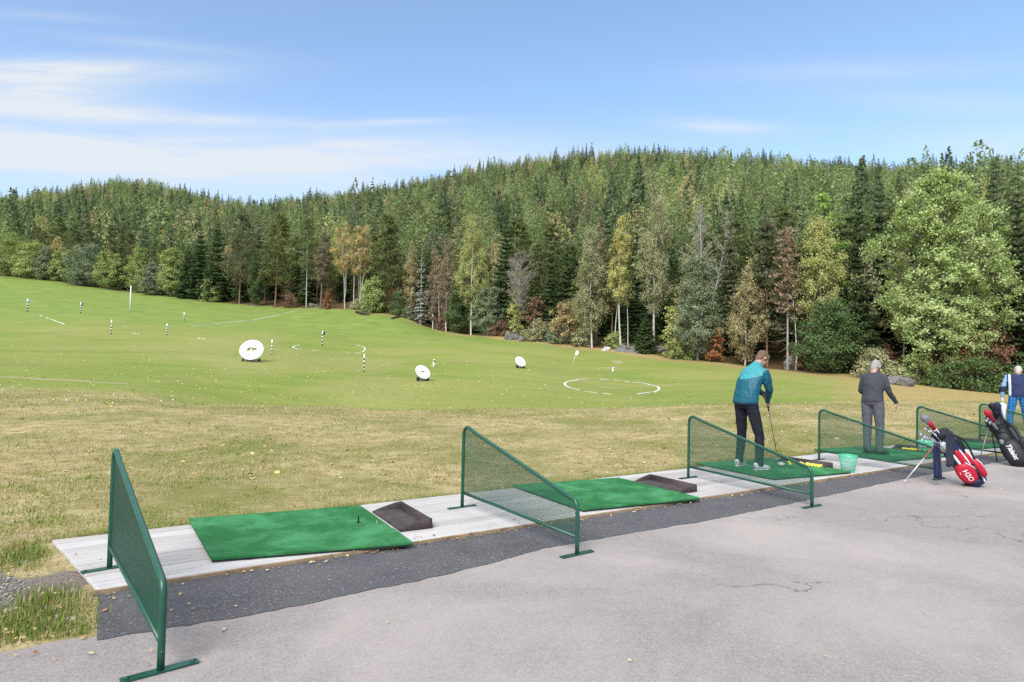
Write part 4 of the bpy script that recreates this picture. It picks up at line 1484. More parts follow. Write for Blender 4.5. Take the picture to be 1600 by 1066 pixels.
m = NT('skin')
m.col(m.ramp(m.noise(m.coord(), 40, 4), [(.3, (.42, .22, .15)), (.7, (.53, .29, .205))])).set(.5, 0, .4)
m.b.inputs['Subsurface Weight'].default_value = .12
m.b.inputs['Subsurface Radius'].default_value = (.01, .004, .002)
SKIN = m.mat
EYE = simple('eye', (.55, .53, .50), .2, var=.02)
LIP = simple('lip', (.36, .13, .11), .5, var=.05)


def hand(gg, wrist, d, nrm, side, curl=.35, s=1.0):
    """palm, four jointed fingers of unequal length and a thumb from the side of the palm; d along the hand, nrm out of the back"""
    d = unit(np.array(d, float)); nrm = unit(np.array(nrm, float) - d * np.dot(nrm, d)); lat = np.cross(d, nrm) * side
    w = np.array(wrist, float)
    gg.tube([w - d * .01, w + d * .03, w + d * .065 * s, w + d * .092 * s], [(.026, .017), (.034, .017), (.041, .0155), (.036, .012)], 12, up=nrm)
    for k, (off, ln) in enumerate(((-.030, .070), (-.010, .080), (.010, .075), (.029, .058))):
        p = w + d * .086 * s + lat * off
        a = curl * .6
        pts_, rad_ = [p - d * .02], [.0095]
        for j, q in enumerate((.45, .32, .23)):
            dd = d * math.cos(a) - nrm * math.sin(a)
            pts_.append(p); rad_.append(.0092 - .0009 * j)
            p = p + dd * ln * q * s
            a += curl
        pts_.append(p); rad_.append(.0068)
        gg.tube(pts_, rad_, 8, up=nrm)
    b = w + d * .028 - lat * .026
    t1 = unit(d * .75 - lat * .55 - nrm * .35); t2 = unit(d * .95 - lat * .15 - nrm * .45)
    gg.tube([b, b + t1 * .036, b + t1 * .036 + t2 * .030, b + t1 * .036 + t2 * .052], [.014, .0115, .0105, .0075], 8)


def head(gg, c, fwd, neck0):
    f = unit(np.array(fwd, float)); l = unit(np.cross((0, 0, 1.), f)); u = np.cross(f, l)
    M = np.stack([f, l, u], 1)
    P = lambda x, y, z: np.array(c) + M @ np.array([x, y, z])
    gg.ball(P(-.008, 0, .022), (.098, .076, .098), 20, 14, rot=M)
    gg.ball(P(.028, 0, -.045), (.066, .056, .072), 16, 10, rot=M)
    gg.ball(P(.060, 0, -.092), (.026, .026, .020), 10, 8, rot=M)
    gg.tube([P(.084, 0, .022), P(.100, 0, -.008), P(.108, 0, -.024), P(.088, 0, -.032)], [.008, .011, .0135, .008], 8)
    gg.ball(P(.078, 0, .034), (.016, .052, .011), 10, 6, rot=M)
    gg.ball(P(.074, 0, -.060), (.018, .026, .013), 10, 6, rot=M)
    for sg in (-1, 1):
        gg.ball(P(.048, sg * .042, -.018), (.03, .024, .024), 10, 8, rot=M)
        gg.ball(P(-.010, sg * .080, -.006), (.019, .011, .033), 10, 8, rot=M @ np.array([[.95, 0, .3], [0, 1, 0], [-.3, 0, .95]]))
    n0 = np.array(neck0, float)
    gg.tube([n0, n0 * .45 + P(-.03, 0, -.05) * .55, P(-.025, 0, -.03)], [(.066, .062), (.058, .056), (.056, .056)], 14)
    return P, M


def face_bits(P, M, root):
    for sg in (-1, 1):
        G().ball(P(.083, sg * .031, .010), .0125, 10, 8).obj('eye', EYE, root)
    G().ball(P(.090, 0, -.060), (.006, .024, .006), 10, 6, rot=M).obj('mouth', LIP, root)


def hair(P, M, root, mat, seed, full=True):
    gg = G()
    gg.ball(P(-.018, 0, .030), (.094, .079, .095), 20, 14, rot=M)
    gg.ball(P(-.046, 0, -.026), (.056, .066, .076), 16, 12, rot=M)
    gg.ball(P(-.046, 0, -.070), (.040, .054, .048), 12, 8, rot=M)
    if full: gg.ball(P(.036, 0, .082), (.054, .060, .036), 14, 10, rot=M)
    for sg in (-1, 1): gg.ball(P(-.004, sg * .069, .012), (.045, .015, .048), 10, 8, rot=M); gg.ball(P(.018, sg * .070, -.01), (.012, .010, .03), 8, 6, rot=M)
    me, co_ = baked(gg, .0055, 2, .006, 70, seed, (1, 1, 1))
    me.materials.append(mat)
    return link_mesh('hair', me, root)


def shoe(gg, ank, yaw, L=.285, sole=None):
    c, s = math.cos(yaw), math.sin(yaw)
    D = np.array([c, s, 0]); S = np.array([-s, c, 0])
    a = np.array([ank[0], ank[1], 0.])
    t = np.array([-.085, -.07, -.02, .05, .11, .16, .19])
    w = np.array([.030, .037, .037, .043, .046, .036, .018])
    h = np.array([.045, .052, .056, .042, .032, .026, .016])
    P_ = [a + D * x + np.array([0, 0, .012 + hh]) for x, hh in zip(t, h)]
    gg.tube(P_, [(ww, hh) for ww, hh in zip(w, h)], 14, up=(0, 0, 1))
    gg.tube([a + np.array([0, 0, .05]) - D * .015, a + np.array([0, 0, .11]) - D * .02], [.042, .046], 12)
    if sole is not None:
        P_ = [a + D * x + np.array([0, 0, .011]) for x in t * 1.03]
        sole.tube(P_, [(ww * 1.08, .011) for ww in w], 12, up=(0, 0, 1))


def hairmat(name, c, c2):
    m = NT(name)
    v = m.noise(m.mapped(m.coord(), (1, 1, .25)), 130, 4, .7)
    m.col(m.ramp(v, [(.3, c), (.7, c2)])).set(.6, 0, .3); m.bump(v, .4, .004)
    return m.mat


def wide(root_pt, rz):
    c, s = math.cos(rz), math.sin(rz)
    return lambda p: np.array([c * (p[0] - root_pt[0]) + s * (p[1] - root_pt[1]), -s * (p[0] - root_pt[0]) + c * (p[1] - root_pt[1]), p[2] - root_pt[2]])


def make_person(loc, rz, label, J, torso, mats, folds=.011):
    """J: joints in the person's own frame (x ahead, y to their left). One body mesh, clothes as children."""
    gb = G()
    P, M = head(gb, J['head'], J['look'], J['neck'])
    # body under the clothes
    gb.tube([J['pelvis'], J['waist'], J['chest'], J['neck']], [(.12, .075), (.12, .08), (.15, .09), (.06, .06)], 16, up=(1, 0, 0))
    for s_ in 'RL':
        gb.tube([J['sh' + s_], J['el' + s_], J['wr' + s_]], [.05, .038, .026], 12)
        gb.tube([J['chest'], J['sh' + s_]], [.07, .055], 12)
        gb.tube([J['hip' + s_], J['kn' + s_], J['an' + s_]], [.068, .05, .036], 12)
        gb.tube([J['pelvis'], J['hip' + s_]], [.075, .07], 12)
        gb.tube([J['an' + s_], np.array(J['an' + s_]) + np.array([.12, 0, -.045])], [.034, .026], 10)
        gb.tube([np.array(J['wr' + s_]) * 1.06 - np.array(J['el' + s_]) * .06, J['wr' + s_]], [.026, .026], 10)
        hand(gb, J['wr' + s_], J['hd' + s_], J['hn' + s_], 1 if s_ == 'L' else -1, J.get('curl' + s_, .35))
    me, co_ = baked(gb, .0055, 2)
    me.materials.append(SKIN)
    if 'glove' in mats:
        w = np.array(J['wrL'])
        me.materials.append(mats['glove'])
        c = np.empty(len(me.polygons) * 3, np.float32); me.polygons.foreach_get('center', c); c = c.reshape(-1, 3)
        dd = (c - w) @ unit(np.array(J['hdL'], float))
        me.polygons.foreach_set('material_index', ((np.linalg.norm(c - w, axis=1) < .24) & (dd > .0)).astype(np.int32))
    root = link_mesh('person', me, None, loc)
    root.rotation_euler = (0, 0, rz)
    setp(root, label, 'person')
    face_bits(P, M, root)
    hair(P, M, root, mats['hair'], 5, mats.get('fullhair', True))
    # jacket
    gj = G()
    gj.tube([np.array(t_[:3]) for t_ in torso], [(t_[4], t_[3]) for t_ in torso], 24, up=(1, 0, 0))
    for s_ in 'RL':
        sh, e, w = np.array(J['sh' + s_]), np.array(J['el' + s_]), np.array(J['wr' + s_])
        r = mats.get('sleeve', 1.0)
        cuff = w + (w - e) / np.linalg.norm(w - e) * .012
        ch = np.array(J['chest']) + np.array([0, 0, .06])
        gj.tube([ch * .5 + sh * .5, sh, sh * .5 + e * .5, e, e * .5 + w * .5, cuff], [.088 * r, .080 * r, .068 * r, .060 * r, .052 * r, .040 * r], 16)
    me, co_ = baked(gj, .008, 5, folds, 8.5, 3, (.7, 1, 1.5))
    face_mats(me, co_, mats['jacket'], mats['jacket_fn'])
    link_mesh(mats.get('top', 'jacket'), me, root)
    # trousers
    gt = G()
    p = np.array(J['pelvis'])
    gt.tube([p + np.array([0, 0, .10]), p, p - np.array([0, 0, .07]), p - np.array([0, 0, .11])], [(.165, .115), (.18, .128), (.165, .12), (.10, .08)], 20, up=(1, 0, 0))
    for s_ in 'RL':
        h_, k, a_ = np.array(J['hip' + s_]), np.array(J['kn' + s_]), np.array(J['an' + s_])
        tw = mats.get('leg', 1.0)
        gt.tube([h_ + np.array([0, 0, .04]), h_ * .6 + k * .4, k, k * .5 + a_ * .5, a_ * .85 + k * .15, a_ - np.array([.0, 0, .035])],
                [.098 * tw, .092 * tw, .074 * tw, .069 * tw, .064 * tw, .066 * tw], 16)
    me, co_ = baked(gt, .009, 5, folds * .8, 9, 8, (1.6, 1, .7))
    me.materials.append(mats['trousers'])
    link_mesh('trousers', me, root)
    for s_ in 'RL':
        gs = G(); so_ = G()
        shoe(gs, J['an' + s_], J.get('toe' + s_, 0), sole=so_)
        me, co_ = baked(gs, .007, 2)
        me.materials.append(mats['shoe'])
        sh_ = link_mesh('shoe', me, root)
        so_.obj('sole', mats['sole'], sh_)
    return root, P, M


WHITE_CLOTH = cloth('white_cloth', (.72, .72, .70))
p1 = (gnd(1155, 729, .03) + gnd(1186, 735, .03)) / 2
rz1 = math.atan2(.46, .89)
L1 = wide(np.array([p1[0], p1[1], .031]), rz1)
club_head = L1(gnd(1215, 724, .045))
grip_a = np.array([.335, -.03, 1.03]); gdir = unit(club_head - grip_a)
gA, gB = grip_a - gdir * .02, grip_a + gdir * .10
J1 = dict(head=(.262, 0.0, 1.645), look=(.72, -.10, -.66), neck=(.13, 0, 1.50), pelvis=(-.075, 0, 1.0), waist=(-.05, 0, 1.12), chest=(.06, 0, 1.36),
          shR=(.11, -.185, 1.43), elR=(.19, -.195, 1.17), wrR=tuple(gB + np.array([-.045, -.03, .055])), shL=(.13, .185, 1.43), elL=(.27, .17, 1.20), wrL=tuple(gA + np.array([-.04, .035, .06])),
          hdR=tuple(gdir * .7 + np.array([.7, .2, 0])), hnR=(0.2, -1, .1), hdL=tuple(gdir * .7 + np.array([.7, -.2, 0])), hnL=(.2, 1, .1), curlR=.95, curlL=.95,
          hipR=(-.07, -.10, .93), hipL=(-.07, .10, .93), knR=(.03, -.165, .50), knL=(.03, .165, .50), anR=(0, -.19, .095), anL=(0, .19, .095), toeR=-.12, toeL=.25)
T1 = [(-.085, 0, .955, .142, .190), (-.085, 0, .99, .150, .208), (-.07, 0, 1.10, .146, .205), (-.02, 0, 1.25, .142, .206), (.05, 0, 1.38, .135, .212), (.10, 0, 1.46, .110, .185), (.140, 0, 1.515, .078, .110), (.162, 0, 1.555, .070, .078), (.172, 0, 1.575, .066, .072)]
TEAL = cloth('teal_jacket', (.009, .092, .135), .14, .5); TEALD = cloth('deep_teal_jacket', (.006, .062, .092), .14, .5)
TURQ = cloth('turquoise_yoke', (.040, .26, .28), .10, .5); NAVYT = cloth('hem_navy', (.012, .04, .065), .1)


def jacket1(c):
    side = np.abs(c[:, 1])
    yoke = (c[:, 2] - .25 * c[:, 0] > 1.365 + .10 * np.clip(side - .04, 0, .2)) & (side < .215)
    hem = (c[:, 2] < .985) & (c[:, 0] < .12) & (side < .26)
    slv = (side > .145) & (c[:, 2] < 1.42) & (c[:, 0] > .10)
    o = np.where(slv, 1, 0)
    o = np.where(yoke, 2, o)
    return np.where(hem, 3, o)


per1, P1, M1h = make_person((p1[0], p1[1], .031), rz1, 'man in a teal jacket and dark trousers bending over his golf club', J1, T1,
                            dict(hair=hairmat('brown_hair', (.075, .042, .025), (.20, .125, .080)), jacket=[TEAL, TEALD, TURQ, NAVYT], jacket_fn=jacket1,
                                 trousers=cloth('navy_black_trousers', (.010, .010, .018), .25), shoe=simple('white_shoe', (.62, .61, .60), .5, var=.1, scale=30), sole=simple('grey_sole', (.45, .45, .45), .6), leg=.96))
gl = G()
for sg in (-1, 1):
    gl.tube([P1(.098, sg * .012, .012), P1(.10, sg * .03, .024), P1(.094, sg * .056, .016), P1(.10, sg * .032, -.006), P1(.098, sg * .012, .012)], .002, 5)
    gl.tube([P1(.094, sg * .056, .016), P1(.0, sg * .088, .012), P1(-.02, sg * .088, .004)], .002, 5)
gl.obj('glasses', simple('dark_frame', (.02, .02, .02), .3), per1)
STEEL = simple('club_steel', (.62, .62, .63), .22, 1.0, var=.1)
GRIPM = simple('rubber_grip', (.012, .012, .013), .7)
SHAFTB = simple('dark_shaft', (.06, .06, .065), .3, .3)


def w1(p):
    c, s = math.cos(rz1), math.sin(rz1)
    return np.array([p1[0] + c * p[0] - s * p[1], p1[1] + s * p[0] + c * p[1], .031 + p[2]])


gw0, gw1, gw2 = w1(grip_a - gdir * .10), w1(grip_a + gdir * .2), w1(club_head + np.array([-.02, -.03, .03]))
croot = empty('golf_club', tuple(gw2 - np.array([0, 0, .03])))
setp(croot, 'golf club held down to the mat by the man in the teal jacket', 'golf club')
o_ = np.array(croot.location)
G().tube([gw0 - o_, gw1 - o_], [.0135, .0105], 8).obj('grip', GRIPM, croot)
G().tube([gw1 - o_, gw2 - o_], [.0062, .0045], 8).obj('shaft', SHAFTB, croot)
hd = G()
hd.ball((0.03, -.035, 0.0), (.055, .055, .031), 14, 10)
hd.tube([(0, 0, .03), (.005, -.005, .005)], .009, 8)
hd.obj('club_head', simple('silver_head', (.55, .55, .52), .35, .2), croot)
b_ = w1(club_head + np.array([.03, -.16, -.0]))
setp(link_mesh('golf_ball', BY, None, (b_[0] + .05, b_[1] + .02, .031 + .0213)), 'yellow golf ball lying on the mat by the club head of the teal jacketed golfer', 'golf ball')

# man in grey -------------------------------------------------------------------------------------------
p2 = (gnd(1356, 708, .03) + gnd(1372, 711, .03)) / 2
rz2p = R(40)
J2 = dict(head=(.128, -.0, 1.565), look=(.74, -.12, -.66), neck=(.05, 0, 1.45), pelvis=(-.02, 0, .97), waist=(-.01, 0, 1.10), chest=(.02, 0, 1.34),
          shR=(.03, -.165, 1.375), elR=(.02, -.255, 1.115), wrR=(.12, -.335, .93), shL=(.05, .165, 1.375), elL=(.05, .225, 1.12), wrL=(.22, .12, .97),
          hdR=(.15, -.05, -1), hnR=(.2, -1, 0), hdL=(.5, -.1, -1), hnL=(.2, 1, 0), curlR=.40, curlL=.40,
          hipR=(-.02, -.092, .90), hipL=(-.02, .092, .90), knR=(.03, -.105, .49), knL=(.02, .10, .49), anR=(.02, -.095, .085), anL=(-.03, .085, .085), toeR=-.5, toeL=-.1)
T2 = [(-.03, 0, .925, .122, .172), (-.03, 0, .96, .130, .182), (-.01, 0, 1.09, .126, .172), (.01, 0, 1.24, .132, .182), (.03, 0, 1.33, .125, .185), (.05, 0, 1.40, .10, .145), (.065, 0, 1.445, .076, .092), (.078, 0, 1.485, .068, .070), (.090, 0, 1.512, .064, .067)]
CHAR = cloth('charcoal_top', (.050, .052, .062), .14); CHARD = cloth('dark_sleeve', (.030, .034, .038), .14)
make_person((p2[0], p2[1], .031), rz2p, 'grey-haired man in a charcoal top standing with his right arm hanging out', J2, T2,
            dict(hair=hairmat('grey_hair', (.20, .19, .178), (.40, .385, .36)), jacket=[CHAR, CHARD], jacket_fn=lambda c: np.where((np.abs(c[:, 1]) > .205) & (c[:, 2] < 1.22), 1, 0), top='pullover', sleeve=.84,
                 trousers=cloth('grey_trousers', (.095, .093, .108), .12), shoe=simple('black_shoe', (.015, .015, .016), .4), sole=simple('black_sole', (.02, .02, .02), .7), leg=1.0), folds=.008)

# man in plaid trousers at the picture edge ---------------------------------------------------------------
Y3 = 15.6
p3 = at(1591, 640, Y3)
rz3 = math.atan2(.86, .5)
J3 = dict(head=(.15, -.03, 1.57), look=(.72, -.12, -.68), neck=(.04, 0, 1.47), pelvis=(-.02, 0, .97), waist=(-.01, 0, 1.10), chest=(.02, 0, 1.34),
          shR=(.03, -.20, 1.405), elR=(.05, -.28, 1.13), wrR=(.14, -.24, .93), shL=(.03, .20, 1.405), elL=(-.02, .30, 1.14), wrL=(.02, .315, .90),
          hdR=(.4, .1, -1), hnR=(.2, -1, 0), hdL=(.1, .05, -1), hnL=(.1, 1, 0), curlR=.4, curlL=.45,
          hipR=(-.02, -.095, .90), hipL=(-.02, .095, .90), knR=(.03, -.15, .49), knL=(.03, .15, .49), anR=(0, -.19, .085), anL=(0, .18, .085), toeR=-.2, toeL=.3)
T3 = [(-.03, 0, .935, .142, .200), (-.03, 0, .965, .148, .208), (-.01, 0, 1.09, .148, .205), (.01, 0, 1.24, .145, .212), (.03, 0, 1.35, .130, .215), (.045, 0, 1.425, .095, .175), (.05, 0, 1.465, .072, .10), (.058, 0, 1.50, .060, .066)]
m = NT('blue_plaid')
ob = m.coord()
sxp = m.n('ShaderNodeSeparateXYZ'); m.l(ob, sxp.inputs[0])
fx = m.ramp(m.math('FRACT', m.math('MULTIPLY', sxp.outputs[1], 14)), [(.0, 1), (.35, 1), (.4, 0), (.6, 0), (.65, .7), (.75, .7), (.8, 0)], 'CONSTANT')
fz = m.ramp(m.math('FRACT', m.math('MULTIPLY', sxp.outputs[2], 14)), [(.0, 1), (.35, 1), (.4, 0), (.6, 0), (.65, .7), (.75, .7), (.8, 0)], 'CONSTANT')
m.col(m.mix(m.math('MULTIPLY', m.math('ADD', fx, fz), .5), (.009, .070, .23), (.04, .21, .48))).set(.8, 0, .2)
NAVY = cloth('navy_vest', (.022, .030, .088), .14); LBLUE = cloth('light_blue_sleeve', (.20, .34, .56), .1)


def jacket3(c):
    side = np.abs(c[:, 1])
    o = np.where(side > .225 + .02 * (c[:, 2] < 1.3), 1, 0)
    o = np.where((side > .225) & (c[:, 2] < 1.17) & (c[:, 2] > 1.02), 0, o)
    st = (side > .152) & (side < .195) & (c[:, 0] < .06)
    return np.where(st, 2, o)


make_person((p3[0], p3[1], .031), rz3, 'white-haired man in a navy top and blue plaid trousers, cut by the right edge', J3, T3,
            dict(hair=hairmat('white_hair', (.36, .31, .28), (.56, .51, .48)), jacket=[NAVY, LBLUE, WHITE_CLOTH], jacket_fn=jacket3, top='pullover', sleeve=.95, glove=WHITE_CLOTH, fullhair=False,
                 trousers=m.mat, shoe=simple('white_shoe_b', (.6, .6, .6), .5), sole=simple('white_sole', (.5, .5, .5), .6), leg=1.0), folds=.009)

# ------------------------------------------------------------------ golf bags
RED = cloth('red_nylon', (.42, .012, .030), .12, .45); NAVYB = cloth('navy_nylon', (.012, .018, .055), .15, .5); WHB = cloth('white_nylon', (.66, .64, .63), .06, .45)
BLK = cloth('black_nylon', (.010, .010, .012), .25, .5); GREYB = cloth('grey_nylon', (.16, .17, .19), .12, .5); DKT = cloth('dark_towel', (.028, .033, .048), .2, .95)
SILV = simple('silver_paint', (.60, .58, .57), .3, .3); REDP = simple('red_leg_paint', (.42, .10, .11), .35)
IRON = simple('iron_head', (.55, .55, .56), .25, .9, var=.12)


def text_mesh(body, size, shear=.0, bold=.0, ext=.0008):
    cu = bpy.data.curves.new('t', 'FONT'); cu.body = body; cu.size = size; cu.shear = shear; cu.offset = bold; cu.extrude = ext
    cu.align_x = 'CENTER'; cu.align_y = 'CENTER'
    o = bpy.data.objects.new('t', cu); COL.objects.link(o)
    dg = bpy.context.evaluated_depsgraph_get()
    me = bpy.data.meshes.new_from_object(o.evaluated_get(dg))
    bpy.data.objects.remove(o)
    return me


def lettering(name, body, size, P0, X, Yv, ell, mat, parent, o0, shear=0., bold=0.):
    """letters laid onto an ellipsoidal pocket: ell = (centre, axes matrix with radii)"""
    me = text_mesh(body, size, shear, bold)
    n = len(me.vertices)
    c = np.empty(n * 3, np.float32); me.vertices.foreach_get('co', c); c = c.reshape(-1, 3)
    X = unit(np.array(X, float)); Yv = unit(np.array(Yv, float) - X * np.dot(Yv, X)); N = np.cross(X, Yv)
    W = np.array(P0) + np.outer(c[:, 0], X) + np.outer(c[:, 1], Yv)
    if ell is not None:
        for i in range(n):
            h_ = ell.ray_cast(Vector(W[i] + N * .5), Vector(-N))[0]
            if h_ is not None: W[i] = np.array(h_) + N * (.005 + c[i, 2])
    me.vertices.foreach_set('co', (W - o0).astype(np.float32).ravel())
    me.materials.append(mat); me.update()
    return link_mesh(name, me, parent)


def frame_at(axis):
    w = unit(np.array(axis, float))
    tocam = unit(np.array([-.55, -.83, .15])); v = unit(tocam - w * np.dot(tocam, w))
    return w, v, np.cross(v, w)


def lump(parent, o0, name, c, ax, r, mat, seg=18):
    """a padded pocket: rounded box-like lump, axes ax (3 columns), radii r"""
    gg = G().ball((0, 0, 0), 1.0, seg, 12)
    V = gg.v[0]
    V = np.sign(V) * np.abs(V) ** .78
    A = np.stack(ax, 1) * np.array(r)
    gg.v[0] = V @ A.T + (np.array(c) - o0)
    from mathutils.bvhtree import BVHTree
    return gg.obj(name, mat, parent), BVHTree.FromPolygons((gg.v[0] + o0).tolist(), gg.f)


Yb = 8.55
bp = lambda px, py, dy=0.0: at(px, py, Yb + dy)
base1 = gnd(1533, 758, .0) + np.array([0, .05, .0])
top1 = bp(1468, 676, .12)
axis1 = top1 - base1; Lb1 = np.linalg.norm(axis1)
w_b, v_b, u_b = frame_at(axis1)       # w up the bag, v towards the camera, u to the left/under side
br = empty('golf_bag', tuple(base1))
setp(br, 'red, white and navy golf bag leaning on its two thin legs', 'golf bag')
o0 = base1
K = lambda s, u=0, v=0: base1 + w_b * (s * Lb1) + u_b * u + v_b * v
Kl = lambda *a_: K(*a_) - o0
sgn = 1 if (u_b[0] < 0) else -1        # make u point to the picture's left
u_b = u_b * sgn
G().tube([Kl(.03), Kl(.06), Kl(.25), Kl(.55), Kl(.80), Kl(.93)], [(.105, .105), (.122, .126), (.130, .134), (.126, .128), (.118, .118), (.112, .112)], 22, up=v_b).obj('bag_body', NAVYB, br)
G().tube([Kl(.01), Kl(.03), Kl(.10), Kl(.13)], [.095, .125, .136, .128], 22, up=v_b).obj('base_cup', NAVYB, br)
G().tube([Kl(.90), Kl(.92), Kl(1.0), Kl(1.01)], [.104, .115, .119, .112], 22, up=v_b).obj('rim_cuff', BLK, br)
lump(br, o0, 'white_panel', K(.80, .060, .065), (w_b, u_b, v_b), (.09, .066, .064), WHB)
lump(br, o0, 'navy_pocket', K(.62, .075, .060), (w_b, u_b, v_b), (.095, .062, .062), NAVYB)
pk, pk_e = lump(br, o0, 'red_pocket', K(.29, .040, .100), (w_b, u_b, v_b), (.155, .112, .066), RED)
lump(br, o0, 'spine_pocket', K(.72, -.105, .0), (w_b, u_b, v_b), (.14, .055, .08), BLK)
lump(br, o0, 'side_panel', K(.46, -.095, .075), (w_b, u_b, v_b), (.10, .030, .04), RED)
lump(br, o0, 'side_panel', K(.50, -.125, .045), (w_b, u_b, v_b), (.10, .018, .04), WHB)
lump(br, o0, 'rear_pocket', K(.24, -.125, .015), (w_b, u_b, v_b), (.145, .055, .08), RED)
lump(br, o0, 'side_panel', K(.54, -.015, .105), (w_b, u_b, v_b), (.13, .040, .034), RED)
lump(br, o0, 'side_panel', K(.53, .038, .103), (w_b, u_b, v_b), (.11, .020, .030), WHB)
lump(br, o0, 'side_panel', K(.52, -.062, .098), (w_b, u_b, v_b), (.13, .013, .028), WHB)
lump(br, o0, 'top_panel', K(.86, -.03, .085), (w_b, u_b, v_b), (.055, .045, .03), RED)
lump(br, o0, 'base_patch', K(.08, -.07, .075), (w_b, u_b, v_b), (.050, .030, .032), WHB)
lump(br, o0, 'base_patch', K(.05, .055, .08), (w_b, u_b, v_b), (.035, .03, .026), WHB)
gg = G()
gg.tube([Kl(.46, -.02, .135), Kl(.33, -.075, .125), Kl(.16, -.078, .115), Kl(.08, -.04, .115)], .006, 6)
gg.obj('piping', WHB, br)
gg = G()
gg.tube([Kl(.18, -.182, .02), Kl(.30, -.185, .02), Kl(.38, -.165, .02)], .007, 6)
gg.obj('piping', WHB, br)
G().tube([Kl(.93, -.10, .05), Kl(.80, -.165, .05), Kl(.68, -.185, .05), Kl(.55, -.17, .06), Kl(.42, -.14, .08)], [(.012, .006)] * 5, 8, up=v_b).obj('shoulder_strap', BLK, br)
G().tube([Kl(.12, -.055, .135), Kl(.24, -.085, .135), Kl(.36, -.09, .12)], [(.012, .007)] * 3, 8, up=v_b).obj('strap_end', BLK, br)
P0 = K(.27, .045, .17)
tdir = bp(1510, 746) - bp(1502, 735); tdir = unit(tdir)
camr = np.array([1., 0, 0])
lettering('lettering', 'H2O', .085, P0, -w_b, -u_b, pk_e, WHB, br, o0, .1, .0015)
G().tube([K(.36, .105, .155) - o0, K(.27, .115, .150) - o0, K(.19, .110, .145) - o0], .004, 6).obj('piping', WHB, br)
tip1 = gnd(1414, 753)
hinge = K(.90, .105, .06)
lg = G().tube([hinge - o0, hinge * .6 + tip1 * .4 - o0], .011, 8).obj('bag_leg', REDP, br)
lg2 = G()
lg2.tube([hinge * .62 + tip1 * .38 - o0, tip1 + np.array([0, 0, .012]) - o0], [.0095, .008], 8); lg2.obj('leg_tube', SILV, lg)
G().ball(tip1 + np.array([0, 0, .011]) - o0, .013, 8, 6).obj('leg_tip', simple('pale_tip', (.6, .5, .48), .5), lg)
tip1b = gnd(1474, 736)
hb = K(.90, .08, -.085)
G().tube([hb - o0, tip1b + np.array([0, 0, .01]) - o0], [.011, .008], 8).obj('bag_leg', SILV, br)
ft = gnd(1504, 758)
G().tube([K(.10, .08, .03) - o0, ft * .5 + K(.06, .12, .03) * .5 - o0, ft + np.array([0, 0, .012]) - o0], .010, 8).obj('stand_foot', BLK, br)


def towel(name, top, bottom, w0, w1_, mat, label, hemmat=None, thick=.018):
    t, b = np.array(top), np.array(bottom)
    root = empty(name, tuple(b))
    setp(root, label, 'towel')
    gg = G()
    n = 12
    V = []; F = []
    m_ = 14
    for j in range(2):
        for i in range(n + 1):
            s = i / n
            for k in range(m_ + 1):
                q = k / m_ * 2 - 1
                w = w0 + (w1_ - w0) * s ** .7
                fold = .014 * math.sin(q * 7 + s * 1.5) * (1 - .4 * s) + (thick / 2 if j else -thick / 2) * (1 - .85 * abs(q) ** 4)
                p = t * (1 - s) + b * s + np.array([q * w / 2, -fold + .01 * math.sin(s * 5), .006 * math.sin(q * 4) * s])
                V.append(p - b)
    id_ = lambda j, i, k: j * (n + 1) * (m_ + 1) + i * (m_ + 1) + k
    for i in range(n):
        for k in range(m_):
            F.append((id_(1, i, k), id_(1, i + 1, k), id_(1, i + 1, k + 1), id_(1, i, k + 1)))
            F.append((id_(0, i, k), id_(0, i, k + 1), id_(0, i + 1, k + 1), id_(0, i + 1, k)))
        for k in (0, m_): F.append((id_(0, i, k), id_(1, i, k), id_(1, i + 1, k), id_(0, i + 1, k)))
    for k in range(m_):
        F.append((id_(0, n, k), id_(0, n, k + 1), id_(1, n, k + 1), id_(1, n, k)))
        F.append((id_(0, 0, k), id_(1, 0, k), id_(1, 0, k + 1), id_(0, 0, k + 1)))
    gg.add(V, F)
    gg.obj('cloth', mat, root)
    if hemmat:
        gg = G()
        gg.tube([np.array([(q * w1_ / 2), -.0 - .012 * math.sin(q * 7 + 1.5) * .6, .006]) for q in np.linspace(-1, 1, 12)], [(.010, .012)] * 12, 8)
        gg.obj('hem', hemmat, root)
    return root


towel('towel', bp(1464, 692, -.02), bp(1464, 747, -.02), .07, .115, NAVYB, 'navy towel with a pale hem hanging from the rim of the red golf bag', GREYB)
towel('towel', bp(1484, 674, -.16), bp(1483, 729, -.17), .07, .105, DKT, 'dark grey towel hanging down the front of the red golf bag')


def bag_club(p_in, p_head, label, kind, side=1, mat=IRON, grp=None):
    a, b = np.array(p_in), np.array(p_head)
    root = empty('golf_club', tuple(a))
    setp(root, label, 'golf club', grp)
    d = unit(b - a)
    G().tube([(0, 0, 0), (b - a) * .97], [.0058, .0045], 8).obj('shaft', STEEL if kind == 'iron' else SHAFTB, root)
    left = unit(np.array([-.85, -.45, -.1])); left = unit(left - d * np.dot(left, d)); nn = np.cross(d, left)
    q = b - a
    if kind == 'iron':
        gg = G()
        gg.tube([q - d * .05, q - d * .005], [.0065, .0075], 8)
        gg.tube([q - d * .012 - left * .004, q + d * .002 + left * .022, q + d * .012 + left * .05, q + d * .018 + left * .072], [(.013, .008), (.021, .009), (.027, .010), (.021, .007)], 12, up=nn * 1.0)
        gg.obj('club_head', mat, root)
    else:
        gg = G()
        gg.tube([q - d * .20, q - d * .10, q - d * .04, q + d * .01, q + d * .035 + left * .02, q + d * .045 + left * .05], [.022, .028, .042, .055, .05, .026], 16)
        gg.obj('head_cover', mat, root)
    return root


